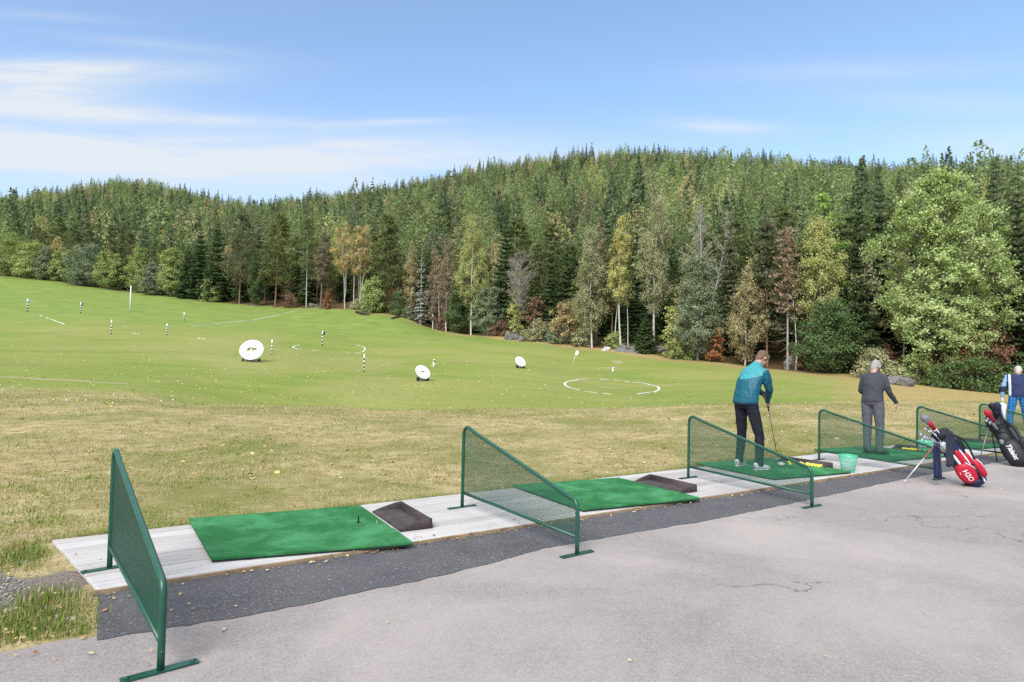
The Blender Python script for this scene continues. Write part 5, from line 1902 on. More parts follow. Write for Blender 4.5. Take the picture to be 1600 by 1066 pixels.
inn = K(.45, 0, 0)
for i, (px, py, dy) in enumerate(((1441, 676, -.05), (1449, 668, .0), (1447, 680, -.09), (1455, 672, .05), (1452, 681, -.04), (1443, 684, -.11), (1461, 668, .09))):
    bag_club(inn + np.array([.008 * i - .03, .012 * i - .03, 0]), bp(px, py, dy), 'bare steel iron head among several out of the red golf bag', 'iron', grp='irons in the red golf bag')
dr = bag_club(inn, bp(1447, 655, -.02), 'driver under a grey and red head cover, highest club in the red bag', 'wood', mat=GREYB)
dq = bp(1447, 655, -.02) - np.array(dr.location)
dd = unit(dq)
G().tube([dq - dd * .19, dq - dd * .10, dq - dd * .03], [(.0255, .0255), (.033, .030), (.050, .040)], 14).obj('red_band', RED, dr)
G().tube([dq - dd * .215, dq - dd * .195], [.025, .027], 12).obj('white_band', WHB, dr)

# black bag -----------------------------------------------------------------------------------------------
Yc = 10.7
cp = lambda px, py, dy=0.0: at(px, py, Yc + dy)
base2 = gnd(1602, 727) + np.array([0, .06, 0])
top2 = cp(1555, 660, .15)
axis2 = top2 - base2; L2 = np.linalg.norm(axis2)
w_c, v_c, u_c = frame_at(axis2)
if u_c[0] > 0: u_c = -u_c
b2 = empty('golf_bag', tuple(base2))
setp(b2, 'black golf bag with a rain hood and white lettering, cut by the right edge', 'golf bag')
o2 = base2
K2 = lambda s, u=0, v=0: base2 + w_c * (s * L2) + u_c * u + v_c * v
k2 = lambda *a_: K2(*a_) - o2
G().tube([k2(.0), k2(.03), k2(.25), k2(.55), k2(.85), k2(1.0)], [(.10, .10), (.135, .135), (.145, .145), (.13, .13), (.125, .125), (.125, .125)], 22, up=v_c).obj('bag_body', BLK, b2)
gg = G()
gg.tube([k2(.80), k2(.92), k2(1.08), k2(1.18), k2(1.24, .03)], [(.128, .13), (.145, .145), (.140, .135), (.10, .095), (.03, .03)], 20, up=v_c)
me, co_ = baked(gg, .012, 3, .012, 22, 6, (1, 1, 1)); me.materials.append(BLK)
link_mesh('rain_hood', me, b2)
pk2, pk2_e = lump(b2, o2, 'ball_pocket', K2(.27, .02, .115), (w_c, u_c, v_c), (.25, .16, .08), BLK)
lump(b2, o2, 'side_pocket', K2(.60, .03, .105), (w_c, u_c, v_c), (.12, .10, .055), BLK)
lump(b2, o2, 'mesh_pouch', K2(.50, .085, .125), (w_c, u_c, v_c), (.10, .040, .045), GREYB)
lump(b2, o2, 'spine_pocket', K2(.55, -.13, .03), (w_c, u_c, v_c), (.24, .07, .09), BLK)
lump(b2, o2, 'rear_pocket', K2(.22, -.16, .03), (w_c, u_c, v_c), (.18, .07, .10), BLK)
G().tube([k2(.95, -.12, .08), k2(.75, -.19, .10), k2(.5, -.18, .12), k2(.3, -.10, .17)], [(.022, .010)] * 4, 8, up=v_c).obj('shoulder_strap', BLK, b2)
q0 = cp(1586, 715, -.2); qx = cp(1597, 725, -.2) - cp(1574, 706, -.2)
lettering('lettering', 'Titleist', .095, K2(.30, .045, .20), -w_c, -u_c, pk2_e, WHB, b2, o2, .3, .002)
h2 = K2(.93, .13, .05); t2a = gnd(1530, 721); t2b = gnd(1558, 721)
lgb = G().tube([h2 - o2, t2a + np.array([0, 0, .012]) - o2], [.010, .008], 8).obj('bag_leg', simple('grey_leg', (.22, .22, .23), .35, .5), b2)
G().ball(t2a + np.array([0, 0, .011]) - o2, .014, 8, 6).obj('leg_tip', BLK, lgb)
h2b = K2(.80, .13, -.04)
lgb = G().tube([h2b - o2, t2b + np.array([0, 0, .012]) - o2], [.010, .008], 8).obj('bag_leg', BLK, b2)
G().ball(t2b + np.array([0, 0, .011]) - o2, .014, 8, 6).obj('leg_tip', BLK, lgb)
in2 = K2(.6)
bag_club(in2, cp(1544, 646, -.1), 'club in a red and black head cover leaning out of the black bag', 'wood', mat=RED)
bag_club(in2 + np.array([.02, 0, 0]), cp(1551, 636, .0), 'club in a long black head cover out of the black bag', 'wood', mat=BLK)
bag_club(in2 + np.array([.03, .02, 0]), cp(1559, 635, .08), 'club in a dark head cover between the black and the white covers', 'wood', mat=NAVYB)
bag_club(in2 + np.array([.04, .03, 0]), cp(1567, 636, .12), 'club in a white head cover out of the black bag', 'wood', mat=WHB)
for px, py, dy in ((1543, 655, -.14), (1548, 658, -.16), (1546, 652, -.05)):
    bag_club(in2, cp(px, py, dy), 'bare steel iron head showing below the head covers of the black bag', 'iron', grp='irons in the black golf bag')

# ------------------------------------------------------------------ range targets, poles, flags, painted rings
WPAINT = simple('white_paint', (.82, .82, .80), .45, var=.04)
BPAINT = simple('black_paint', (.015, .015, .017), .5)
RPAINT = simple('red_paint', (.30, .035, .03), .5)
GALV = simple('galvanised', (.38, .38, .38), .5, .3)
YEL = simple('pale_yellow_print', (.82, .76, .42), .5, var=.03); GRYP = simple('dark_print', (.10, .09, .07), .5); LILAC = simple('lilac_print', (.66, .66, .84), .5, var=.03); PURP = simple('purple_print', (.16, .06, .26), .5)


def disc_target(px, py, Dpx, nrm, label, mark, base_py):
    b = hit(px, base_py)
    Y = b[1]
    Rr = Dpx / 2 / FPX * Y
    n = unit(np.array(nrm, float)); l = unit(np.cross((0, 0, 1.), n)); u = np.cross(n, l)
    c = np.array([b[0], b[1], b[2] + Rr * abs(u[2]) + .14])
    root = empty('target_disc', tuple(b))
    setp(root, label, 'target', 'round white targets on the range')
    o0 = b
    gg = G()
    prof = [(0, .035), (.35, .035), (.7, .02), (.93, .004), (1.0, .0), (1.012, -.015), (1.0, -.03), (.9, -.03), (.5, -.01), (0, -.01)]
    V = []; F = []
    S = 48
    for k, (q, h) in enumerate(prof):
        for j in range(S):
            a_ = j / S * 2 * math.pi
            V.append(c - o0 + (l * math.cos(a_) + u * math.sin(a_)) * q * Rr + n * -h * Rr)
    for k in range(len(prof) - 1):
        for j in range(S): F.append((k * S + j, k * S + (j + 1) % S, (k + 1) * S + (j + 1) % S, (k + 1) * S + j))
    gg.add(V, F); gg.obj('dish', WPAINT, root)
    rim = G(); rim.tube([c - o0 + (l * math.cos(a_) + u * math.sin(a_)) * Rr * 1.005 - n * .012 for a_ in np.linspace(0, 2 * math.pi, 49)], .014 * Rr + .004, 6, cap=False)
    rim.obj('rim', GALV, root)
    T = lambda x, y, z=.012: c - o0 + l * x * Rr + u * y * Rr + n * z
    def plate(name, x0, x1, y0, y1, mat, z=.012, shear=0.0):
        g_ = G(); q = [T(x0 + shear * y0, y0, z), T(x1 + shear * y0, y0, z), T(x1 + shear * y1, y1, z), T(x0 + shear * y1, y1, z)]
        q2 = [p - n * .006 for p in q]
        g_.add(q + q2, [(0, 1, 2, 3), (0, 4, 5, 1), (1, 5, 6, 2), (2, 6, 7, 3), (3, 7, 4, 0)], 0, False); return g_.obj(name, mat, root)
    # +l points to the picture's left or right depending on the normal; X keeps left-to-right
    X = 1 if l[0] > 0 else -1
    if mark == 'crest':
        plate('crest_ground', -.50, .50, -.22, .36, YEL, .010)
        g_ = G()
        for dx, lean in ((-.34, .4), (-.20, .4)):
            g_.tube([T(X * (dx + lean * y_ * .8), y_, .018) for y_ in (-.10, .06, .18)] , .050 * Rr, 6)
        g_.tube([T(X * x_, y_, .018) for x_, y_ in ((-.22, .16), (-.10, .22), (.0, .18), (.02, .08))], .048 * Rr, 6)
        g_.tube([T(X * x_, y_, .018) for x_, y_ in ((.06, -.08), (.10, .06), (.16, .16))], .05 * Rr, 6)
        g_.tube([T(X * x_, y_, .018) for x_, y_ in ((.16, .15), (.28, .12), (.42, .10))], .055 * Rr, 6)
        g_.tube([T(X * x_, y_, .018) for x_, y_ in ((.20, .06), (.30, .03), (.38, .02))], .04 * Rr, 6)
        g_.obj('emblem', GRYP, root)
        plate('print_band', -.50, .50, -.46, -.30, LILAC, .010)
    elif mark == 'small':
        g_ = G()
        g_.tube([T(X * x_, y_, .018) for x_, y_ in ((-.24, -.02), (-.20, .12), (-.10, .14), (-.08, .0))], .05 * Rr, 6)
        g_.tube([T(X * x_, y_, .018) for x_, y_ in ((.02, -.04), (.06, .10), (.22, .09))], .05 * Rr, 6)
        g_.obj('emblem', GRYP, root)
        plate('crest_ground', -.30, .30, -.12, .22, YEL, .010)
    else:
        g_ = G(); g_.tube([T(X * x_, y_, .018) for x_, y_ in ((-.42, .26), (-.28, .06), (-.10, -.16), (.06, -.36))], .052 * Rr, 6); g_.obj('emblem', PURP, root)
        g_ = G(); g_.ball(T(X * .10, .10, .01), (.10 * Rr, .10 * Rr, .10 * Rr), 10, 6); g_.obj('emblem', RPAINT, root)
    # trough and two wheels
    st = G()
    ax_ = unit(np.array([l[0], l[1], 0]))
    bb = np.array([0, 0, .11])
    st.tube([bb - ax_ * Rr * .66, bb + ax_ * Rr * .66], [(.085, .075)] * 2, 10)
    st.tube([bb, c - o0 - n * .06], .035, 8)
    st.tube([c - o0 + u * Rr * .5 - n * .05, np.array([-n[0] * .5 * Rr * 1.6, -n[1] * .5 * Rr * 1.6, .05])], .025, 8)
    st.obj('stand', GALV, root)
    for sg in (-1, 1):
        q = np.array([0, 0, .12]) + ax_ * sg * Rr * .70
        G().tube([q - ax_ * .05, q - ax_ * .04, q + ax_ * .04, q + ax_ * .05], [.09, .12, .12, .09], 16).obj('wheel', BPAINT, root)
    return b, Rr


d1b, d1r = disc_target(392.5, 551, 35, (.16, -.86, .48), 'largest round white target, with a pale yellow crest, on the left half of the field', 'crest', 565.5)
disc_target(660.5, 585, 25, (.52, -.62, .58), 'tilted white target with a small dark mark, in the middle of the field', 'small', 595.5)
disc_target(813, 567.5, 18, (.46, -.68, .55), 'smallest white target, with a purple mark, on the right half of the field', 'purple', 575.5)


def range_pole(px, top, bot, label, kind, flag=None, lean=0.0):
    b = hit(px, bot)
    H = (bot - top) / FPX * b[1]
    root = empty('marker_pole', tuple(b))
    setp(root, label, 'marker pole', 'marker poles on the range' if kind != 'white' else None)
    r_ = max(.026, .85 / FPX * b[1]) if kind != 'white' else .10
    L = np.array([lean * H, 0, H])
    if kind == 'white':
        G().tube([(0, 0, -.05), L * .5, L], [r_, r_ * .95, r_ * .85], 10).obj('pole', WPAINT, root)
        return
    n = 9
    G().tube([(0, 0, -.05), L * .5, L], r_, 10).obj('pole', WPAINT, root)
    for k in range(0, n - 1, 2):
        G().tube([L * ((k + .0) / n), L * ((k + 1) / n)], r_ * 1.06, 10).obj('stripe', BPAINT if kind == 'black' else RPAINT, root)
    if flag:
        gg = G()
        w = H * .16
        gg.add([(-.01, 0, H * .99), (w, .02, H * .93), (w * .9, .05, H * .72), (-.01, 0, H * .75), (-.01, .02, H * .99), (w, .04, H * .93), (w * .9, .07, H * .72), (-.01, .02, H * .75)],
               [(0, 3, 2, 1), (4, 5, 6, 7), (0, 1, 5, 4), (1, 2, 6, 5), (2, 3, 7, 6), (3, 0, 4, 7)], 0, False)
        gg.obj('flag', flag, root)


BLUEF = simple('blue_grey_cloth', (.20, .25, .42), .8)
range_pole(42.5, 467, 487.5, 'black and white pole with a blue-grey flag at the far left of the field', 'black', BLUEF)
range_pole(126, 472.5, 489.5, 'black and white pole with a dark top, second from the left', 'black', BPAINT)
range_pole(173.5, 500.5, 523, 'red and white striped pole below the tall white pole', 'red')
range_pole(203, 446.5, 487, 'tall plain white pole near the top left of the field', 'white')
range_pole(260.5, 506, 524.5, 'black and white striped pole right of and below the tall white pole', 'black')
range_pole(287.5, 488.5, 503, 'smallest black and white striped pole, right of the tall white pole', 'black')
range_pole(424.5, 531, 555, 'red and white striped pole just right of the largest target', 'red')
range_pole(503.5, 518, 541, 'black and white pole with a dark flag inside the middle ring', 'black', BPAINT)
range_pole(568.5, 553.5, 582, 'black and white striped pole left of the tilted target', 'black')

f_ = hit(894.5, 572.5)
fl = empty('hole_flag', tuple(f_)); setp(fl, 'small white flag on a leaning thin pole left of the white ring', 'flag')
Hf = 25 / FPX * f_[1]
G().tube([(0, 0, -.03), (Hf * .22, 0, Hf)], .016, 8).obj('pole', WPAINT, fl)
gg = G()
V = []
for j in (0, .015):
    for i in range(7):
        s = i / 6
        for k in range(4):
            q = k / 3
            V.append((Hf * (.215 - .05 * q) + .012 + s * Hf * .17 * (1 - .3 * q), j + .03 * math.sin(s * 5 + q), Hf * (.99 - q * .26 - .06 * s)))
F = []
for i in range(6):
    for k in range(3):
        a_ = i * 4 + k
        F.append((a_, a_ + 4, a_ + 5, a_ + 1)); F.append((28 + a_, 28 + a_ + 1, 28 + a_ + 5, 28 + a_ + 4))
gg.add(V, F); gg.obj('flag', WPAINT, fl)


def peg(px, top, bot, label, dark):
    b = hit(px, bot); H = (bot - top) / FPX * b[1]
    root = empty('marker_peg', tuple(b)); setp(root, label, 'marker')
    G().tube([(0, 0, -.02), (.02, 0, H * .5), (.05, 0, H)], [.10, .085, .05], 10).obj('post', WPAINT, root)
    G().tube([(.045, 0, H * .62), (.055, 0, H * .86)], [.085, .075], 10).obj('band', BPAINT if dark else GALV, root)


peg(677.5, 561.5, 573.5, 'short white peg with a black band behind the tilted target', True)
peg(957.5, 573.5, 581.5, 'short white peg on the bare patch above the white ring', False)

LIME = NT('lime_line')
LIME.col(LIME.mix(LIME.ramp(LIME.noise(LIME.pos(), 9, 4, .7), [(.36, 0), (.55, 1)]), (.34, .36, .18), (.74, .74, .70))).set(.9, 0, .1)
GRL = NT('faded_line')
GRL.col(GRL.ramp(GRL.noise(GRL.pos(), 5, 4, .7), [(.35, (.26, .30, .16)), (.65, (.46, .47, .40))])).set(.9, 0, .1)


def ring(name, pts, w, mat, label):
    """painted line draped on the turf along ground points"""
    P = np.array(pts)
    T = np.gradient(P, axis=0); T /= np.linalg.norm(T, axis=1, keepdims=True)
    S = np.c_[-T[:, 1], T[:, 0]]
    V = []
    for k in (-1, -.33, .33, 1):
        q = P + S * k * w / 2
        V.append(np.c_[q, terrain(q[:, 0], q[:, 1]) + .035 - .02 * abs(k)])
    n = len(P)
    V = np.concatenate(V); i = np.arange(4 * n).reshape(4, n)
    q = np.stack([i[:-1, :-1], i[1:, :-1], i[1:, 1:], i[:-1, 1:]], -1).reshape(-1, 4)
    o = link_mesh(name, quad_mesh(name, V, q, mat, smooth=True))
    return setp(o, label, 'ground marking', kind='structure')


def arc(l, r_, t, b, a0, a1, n=40):
    """arc of the painted circle whose outline passes the picture points left, right, top, bottom"""
    L, Rr_, T_, B_ = [hit(*q)[:2] for q in (l, r_, t, b)]
    c = (L + Rr_) / 2; ex = (Rr_ - L) / 2; ey = (T_ - B_) / 2
    a = np.radians(np.linspace(a0, a1, n))
    return c + np.outer(np.cos(a), ex) + np.outer(np.sin(a), ey)


RG = ((884, 598), (1029, 606), (958, 592), (952, 613.5))
for a0, a1 in ((128, 236), (-62, 62), (66, 76), (80, 92), (98, 112), (242, 256), (262, 270)):
    ring('ring_line', arc(*RG, a0, a1), .15 if a1 - a0 > 50 else .10, LIME.mat, 'painted white ring segment on the right half of the field')
RM = ((458, 543), (570, 545), (513, 537.5), (514, 551))
for a0, a1 in ((150, 225), (-50, 40), (-75, -62), (240, 252)):
    ring('ring_line', arc(*RM, a0, a1), .14, LIME.mat, 'painted white ring segment around the middle pole')


def line_px(pts, n=24):
    pts = np.array(pts, float)
    s = np.linspace(0, len(pts) - 1, n)
    x = np.interp(s, range(len(pts)), pts[:, 0]); y = np.interp(s, range(len(pts)), pts[:, 1])
    return [hit(a_, b_)[:2] for a_, b_ in zip(x, y)]


for pts, w, mm in (([(72, 496.5), (88, 502.5), (102, 507.5)], .17, LIME), ([(62, 493), (66, 494.5)], .13, LIME), ([(215, 493), (228, 495), (243, 497.5)], .15, GRL), ([(45, 470.5), (58, 472)], .14, GRL),
                   ([(190, 510.5), (200, 512)], .12, LIME), ([(205, 521), (217, 523)], .12, LIME), ([(310, 529), (320, 530.5)], .12, LIME), ([(330, 507), (360, 503.5), (392, 501), (425, 495), (464, 485.5)], .42, GRL), ([(300, 510), (330, 507)], .25, GRL)):
    ring('ring_line', line_px(pts), w, mm.mat, 'short painted or worn line on the left half of the field')

# ------------------------------------------------------------------ rocks and stumps along the forest edge
ROCK = NT('grey_rock')
P = ROCK.coord()
c = ROCK.ramp(ROCK.noise(P, 5, 6, .7), [(.3, (.085, .078, .072)), (.6, (.22, .205, .195)), (.75, (.42, .40, .39))])
c = ROCK.mix(ROCK.ramp(ROCK.noise(P, 2.2, 5, .6), [(.52, 0), (.62, .8)]), c, (.055, .07, .025))
ROCK.col(c).set(.9, 0, .2); ROCK.bump(ROCK.noise(P, 8, 6, .75), .8, .05)
PALER = simple('pale_rock', (.50, .48, .46), .9, var=.25, scale=6)


def rock(px, py, wpx, hpx, label, mat=None, seed=0, dY=0):
    b = hit(px, py); b[1] += dY
    sx, sz = wpx / 2 / FPX * b[1], hpx / FPX * b[1]
    r = np.random.default_rng(seed + 500)
    g0 = G().ball((0, 0, 0), 1.0, 28, 18)
    V = g0.v[0]
    dsp = np.zeros(len(V))
    for k in range(5):
        d = r.normal(0, 1, 3); d /= np.linalg.norm(d)
        off = r.uniform(.45, .85)
        V = V - np.outer(np.maximum(V @ d - off, 0) * .9, d)
    for k in range(10):
        d = r.normal(0, 1 + k * .5, 3)
        dsp += np.sin(V @ d * 2.4 + r.uniform(0, 6.28)) * .12 / (1 + .22 * k)
    V = V * (1 + dsp)[:, None] * np.array([sx, sx * .8, sz])
    g0.v[0] = V + np.array([0, 0, sz * .12])
    g0.sm = [False] * len(g0.sm)
    o = g0.obj('rock', mat or ROCK.mat, None, tuple(b))
    setp(o, label, 'rock')


rock(104, 437.5, 22, 9, 'dark grey boulder at the top edge of the field on the left', seed=1)
rock(113, 438, 9, 7, 'white boulder beside the dark grey boulder on the left', PALER, 2)
rock(800, 531, 26, 14, 'grey rock under the rusty shrubs in the middle of the forest edge', seed=3)
rock(815, 534, 12, 8, 'smaller grey rock right of the middle grey rock', seed=4)
rock(850, 533, 24, 12, 'slanting pale rock left of the orange-brown rowan', PALER, 5)
rock(948, 548, 13, 6, 'white stone at the foot of the yellow birch', PALER, 6)
rock(985, 550, 46, 10, 'low mossy mound between the yellow birch and the tallest birch', seed=7)
rock(1002, 548, 16, 10, 'white split stone on the mossy mound', PALER, 8)
rock(1010, 552, 12, 4, 'flat pale stone at the lower edge of the mossy mound', PALER, 9)
rock(1030, 551, 26, 8, 'long grey stone right of the mossy mound', seed=10)
rock(1398, 601, 26, 15, 'mossy grey rock behind the man in grey', seed=11)
rock(1418, 604, 20, 11, 'low grey stone right of the mossy rock', seed=12)
rock(488, 480, 14, 6, 'grey stone under the pale-stemmed pine', seed=13)
rock(1236, 578, 24, 18, 'dark grey rock at the foot of the browning pine', seed=14)
lg_ = hit(565, 489)
def log(px0, py0, px1, py1, rad, label):
    a_, b_ = hit(px0, py0), hit(px1, py1)
    gg = G().tube([a_ * 0, (b_ - a_) * .5 + np.array([0, 0, rad * .4]), b_ - a_ + np.array([0, 0, rad * .6])], [rad, rad * .9, rad * .6], 10)
    o = gg.obj('log', B_DARK, None, (a_[0], a_[1], a_[2] + rad * .6)); setp(o, label, 'log')
log(557, 489, 576, 494, .30, 'dark fallen log on the grass edge below the golden birches')
log(612, 499, 634, 494, .22, 'dark fallen log left of the silver dead spruce')
log(660, 506, 672, 498, .20, 'short log at the foot of the silver dead spruce')

# ------------------------------------------------------------------ range balls and fallen leaves on the grass
rb2 = np.random.default_rng(31)
k = 0
tries = 0
while k < 230 and tries < 3000:
    tries += 1
    px, py = rb2.uniform(-20, 1080), rb2.uniform(505, 640)
    dens = .25 + .75 * math.exp(-((px - 480) / 330) ** 2 - ((py - 590) / 45) ** 2)
    if px < 420: dens = max(dens, .55 * math.exp(-((py - 560) / 40) ** 2))
    if rb2.random() > dens: continue
    b = hit(px, py)
    if b[1] > 95: continue
    s = 1.0 if b[1] < 25 else min(1.45, 1 + (b[1] - 25) / 50)
    yl = rb2.random() < .62
    o = link_mesh('golf_ball', BY if yl else BW, None, (b[0], b[1], b[2] + .0213 * s * .9))
    o.scale = (s, s, s)
    setp(o, ('yellow' if yl else 'white') + ' range ball lying somewhere on the practice field', 'golf ball', ('yellow' if yl else 'white') + ' balls scattered over the field')
    k += 1

LEAFL = NT('fallen_leaf')
LEAFL.col(LEAFL.ramp(LEAFL.attr('tint'), [(0, (.30, .13, .06)), (.35, (.42, .26, .11)), (.65, (.55, .47, .16)), (1, (.48, .38, .26))])).set(.7, 0, .3)


def leaf_litter(name, pts, zs, size, label, mat, seed=0):
    r = np.random.default_rng(seed)
    n = len(pts)
    C = np.c_[pts, zs + .004]
    D = np.c_[r.normal(0, 1, (n, 2)), r.normal(0, .22, n)]
    N = np.array([0, 0, 1.]) + r.normal(0, .28, (n, 3))
    l = size * r.uniform(.5, 1.3, n)
    D = unit(D); S = unit(np.cross(D, N)); U = np.cross(S, D)
    ll = l[:, None]
    w = ll * r.uniform(.45, .75, (n, 1))
    # folded leaf: two quads meeting at the midrib
    rows = [C - D * ll * .5, C - D * ll * .05 + S * w * .5 + U * w * .18, C + D * ll * .25 + S * w * .36 + U * w * .12, C + D * ll * .55, C + D * ll * .25 - S * w * .36 + U * w * .12, C - D * ll * .05 - S * w * .5 + U * w * .18]
    V = np.stack(rows, 1).reshape(-1, 3)
    V[:, 2] += .004
    base = np.arange(n)[:, None] * 6
    Qd = np.concatenate([base + np.array([0, 1, 2, 3]), base + np.array([0, 3, 4, 5])])
    o = link_mesh(name, quad_mesh(name, V, Qd, mat, tint=np.repeat(r.uniform(0, 1, n), 6)))
    return setp(o, label, 'leaves', kind='stuff')


def on_deck(P):
    a_ = P @ EA; n_ = P @ EN
    return (a_ > -.35) & (n_ > 4.84) & (n_ < 6.40)


# over the field: many small pale leaves
n0 = 6500
Yr_ = 8 + 82 * rb2.uniform(0, 1, n0) ** 1.3
ur_ = rb2.uniform(-.95, .95, n0)
P = np.c_[ur_ * Yr_, Yr_]
nn_ = P @ EN
P = P[(nn_ > 6.6) & (wob(P[:, 0], P[:, 1], 14, 5) + rb2.normal(0, .8, len(P)) > .1)]
SYq, _ = stations(P[:, 0] / np.maximum(P[:, 1], 11)); P = P[P[:, 1] < SYq[:, 8] - 1]
leaf_litter('fallen_leaves', P, terrain(P[:, 0], P[:, 1]), .085, 'small pale fallen birch leaves scattered over the grass', LEAFL.mat, 2)
# near the pavement and deck
P = []
r = np.random.default_rng(17)
for a_, n_, sa, sn, k in ((-.35, 4.55, .30, .35, 90), (-.6, 5.6, .4, .6, 70), (3, 4.81, 4, .025, 260), (3.6, 4.5, 5, .25, 34), (2.2, 4.98, 1.2, .08, 20), (5, 3.0, 5, 1.2, 26), (.6, 3.9, .4, .25, 6), (12, 4.8, 4, .03, 120), (-1.0, 4.35, .5, .2, 40), (4, 6.45, 4, .06, 90)):
    P.append(np.c_[r.normal(a_, sa, k), r.normal(n_, sn, k)])
P = np.concatenate(P)
W_ = P[:, :1] * EA + P[:, 1:] * EN
zz = np.where(on_deck(W_), .0, np.where(P[:, 1] < 4.85, -.022, terrain(W_[:, 0], W_[:, 1])))
leaf_litter('leaf_litter', W_, zz, .027, 'brown and pale leaves and crumbs along the deck edge and pavement', LEAFL.mat, 3)

# gravel in the bare corner
PEB = NT('pebble')
PEB.col(PEB.ramp(PEB.attr('tint'), [(0, (.10, .095, .09)), (.6, (.25, .24, .235)), (1, (.42, .41, .40))])).set(.85, 0, .3)
gg = G()
for k in range(1100):
    q = s1[:2] + r.normal(0, 1, 2) * np.array([.5, .26]) + np.array([-.35, .02])
    if q @ EN < 4.35 or on_deck(q[None])[0]: continue
    rad = abs(r.normal(.004, .004)) + .003
    b_ = G().ball((q[0], q[1], tz(*q) + rad * .3), (rad * r.uniform(.8, 1.4), rad * r.uniform(.8, 1.4), rad * .7), 6, 4)
    gg.add(b_.v[0], b_.f, 0, False, r.uniform(0, 1))
setp(gg.obj('gravel', PEB.mat), 'loose grey gravel in the bare corner left of the deck', 'gravel', kind='stuff')

# ------------------------------------------------------------------ grass blades
GRS = NT('grass_blades')
tt_ = GRS.attr('tint')
GRS.col(GRS.ramp(tt_, [(0, (.095, .165, .024)), (.33, (.235, .30, .055)), (.5, (.36, .32, .115)), (.75, (.50, .41, .21)), (1, (.60, .51, .33))])).set(.75, 0, .2)
trn = GRS.n('ShaderNodeBsdfTranslucent'); GRS.l(GRS.b.inputs['Base Color'].links[0].from_socket, trn.inputs['Color'])
mx = GRS.n('ShaderNodeMixShader'); mx.inputs[0].default_value = .3
GRS.l(GRS.b.outputs[0], mx.inputs[1]); GRS.l(trn.outputs[0], mx.inputs[2]); GRS.l(mx.outputs[0], GRS.out.inputs['Surface'])


def blades(name, P, h, w, tint, label, lean=.6, seed=0):
    r = np.random.default_rng(seed)
    n = len(P)
    z = terrain(P[:, 0], P[:, 1]) - .006
    B = np.c_[P, z]
    a_ = r.uniform(0, 6.28, n); ln = np.abs(r.normal(0, lean, n))
    d = np.c_[np.cos(a_) * ln, np.sin(a_) * ln, np.ones(n)]; d = unit(d)
    s = np.c_[-np.sin(a_ + r.normal(0, .8, n)), np.cos(a_), np.zeros(n)]; s = unit(s)
    h = np.asarray(h)[:, None] if np.ndim(h) else np.full((n, 1), h)
    w = w * (.6 + .8 * r.uniform(0, 1, (n, 1)))
    mid = B + d * h * .55
    d2 = unit(d + np.c_[np.cos(a_), np.sin(a_), -.5 * np.ones(n)] * .45 * ln[:, None])
    tip = mid + d2 * h * .5
    V = np.stack([B - s * w * .5, B + s * w * .5, mid + s * w * .36, mid - s * w * .36, tip + s * w * .05, tip - s * w * .05], 1).reshape(-1, 3)
    b_ = np.arange(n)[:, None] * 6
    Qd = np.concatenate([b_ + np.array([0, 1, 2, 3]), b_ + np.array([3, 2, 4, 5])])
    o = link_mesh(name, quad_mesh(name, V, Qd, GRS.mat, tint=np.repeat(np.clip(tint, 0, 1), 6)))
    return setp(o, label, 'grass', kind='stuff')


# short dry turf from the deck out to the lip
N0 = 230000
Yq = 4.2 + 17 * r.uniform(0, 1, N0) ** 1.55
uq = r.uniform(-.92, .92, N0)
P = np.c_[uq * Yq, Yq]
nq = P @ EN; aq = P @ EA
soilm = np.hypot((P[:, 0] - s1[0] + .3) / 1.0, (P[:, 1] - s1[1]) / .75)
keep = ((nq > 6.40) | ((aq < -.42 + .0 * nq) & (nq > 4.35) & (soilm > .8)))
P = P[keep]
pat = .5 * wob(P[:, 0], P[:, 1], 1.9, 2) + .5 * wob(P[:, 0], P[:, 1], .7, 12) + .35 * wob(P[:, 0], P[:, 1], 5, 22)
P = P[pat + r.normal(0, .5, len(P)) > -.9]
pat = .5 * wob(P[:, 0], P[:, 1], 1.9, 2) + .5 * wob(P[:, 0], P[:, 1], .7, 12) + .35 * wob(P[:, 0], P[:, 1], 5, 22)
greeny = (wob(P[:, 0], P[:, 1], 2.6, 30) + .5 * wob(P[:, 0], P[:, 1], .6, 9) > .45)
tn_ = np.where(greeny, r.normal(.36, .10, len(P)), r.normal(.66, .15, len(P)))
hh_ = (.016 + .020 * r.uniform(0, 1, len(P))) * (1 + .45 * np.clip(pat, -1, 1.5)) * (1 + .035 * P[:, 1])
blades('dry_grass', P, hh_, .0042 + .0004 * P[:, 1].mean(), tn_, 'short dry turf between the deck and the green field', 1.1, 5)
# longer fringe along the far deck edge
aa = np.concatenate([r.uniform(-.2, 14, 9000), r.uniform(14, 30, 3000)])
P = aa[:, None] * EA + (6.385 + np.abs(r.normal(0, .07, len(aa))))[:, None] * EN
fr_ = .6 + .5 * wob(P[:, 0], P[:, 1], 1.1, 6)
hf = np.clip(.035 + .05 * fr_ * r.uniform(.3, 1, len(aa)), .015, .13)
blades('edge_grass', P, hf, .005, r.normal(.44, .15, len(aa)), 'ragged grass fringe along the far edge of the deck', .55, 6)
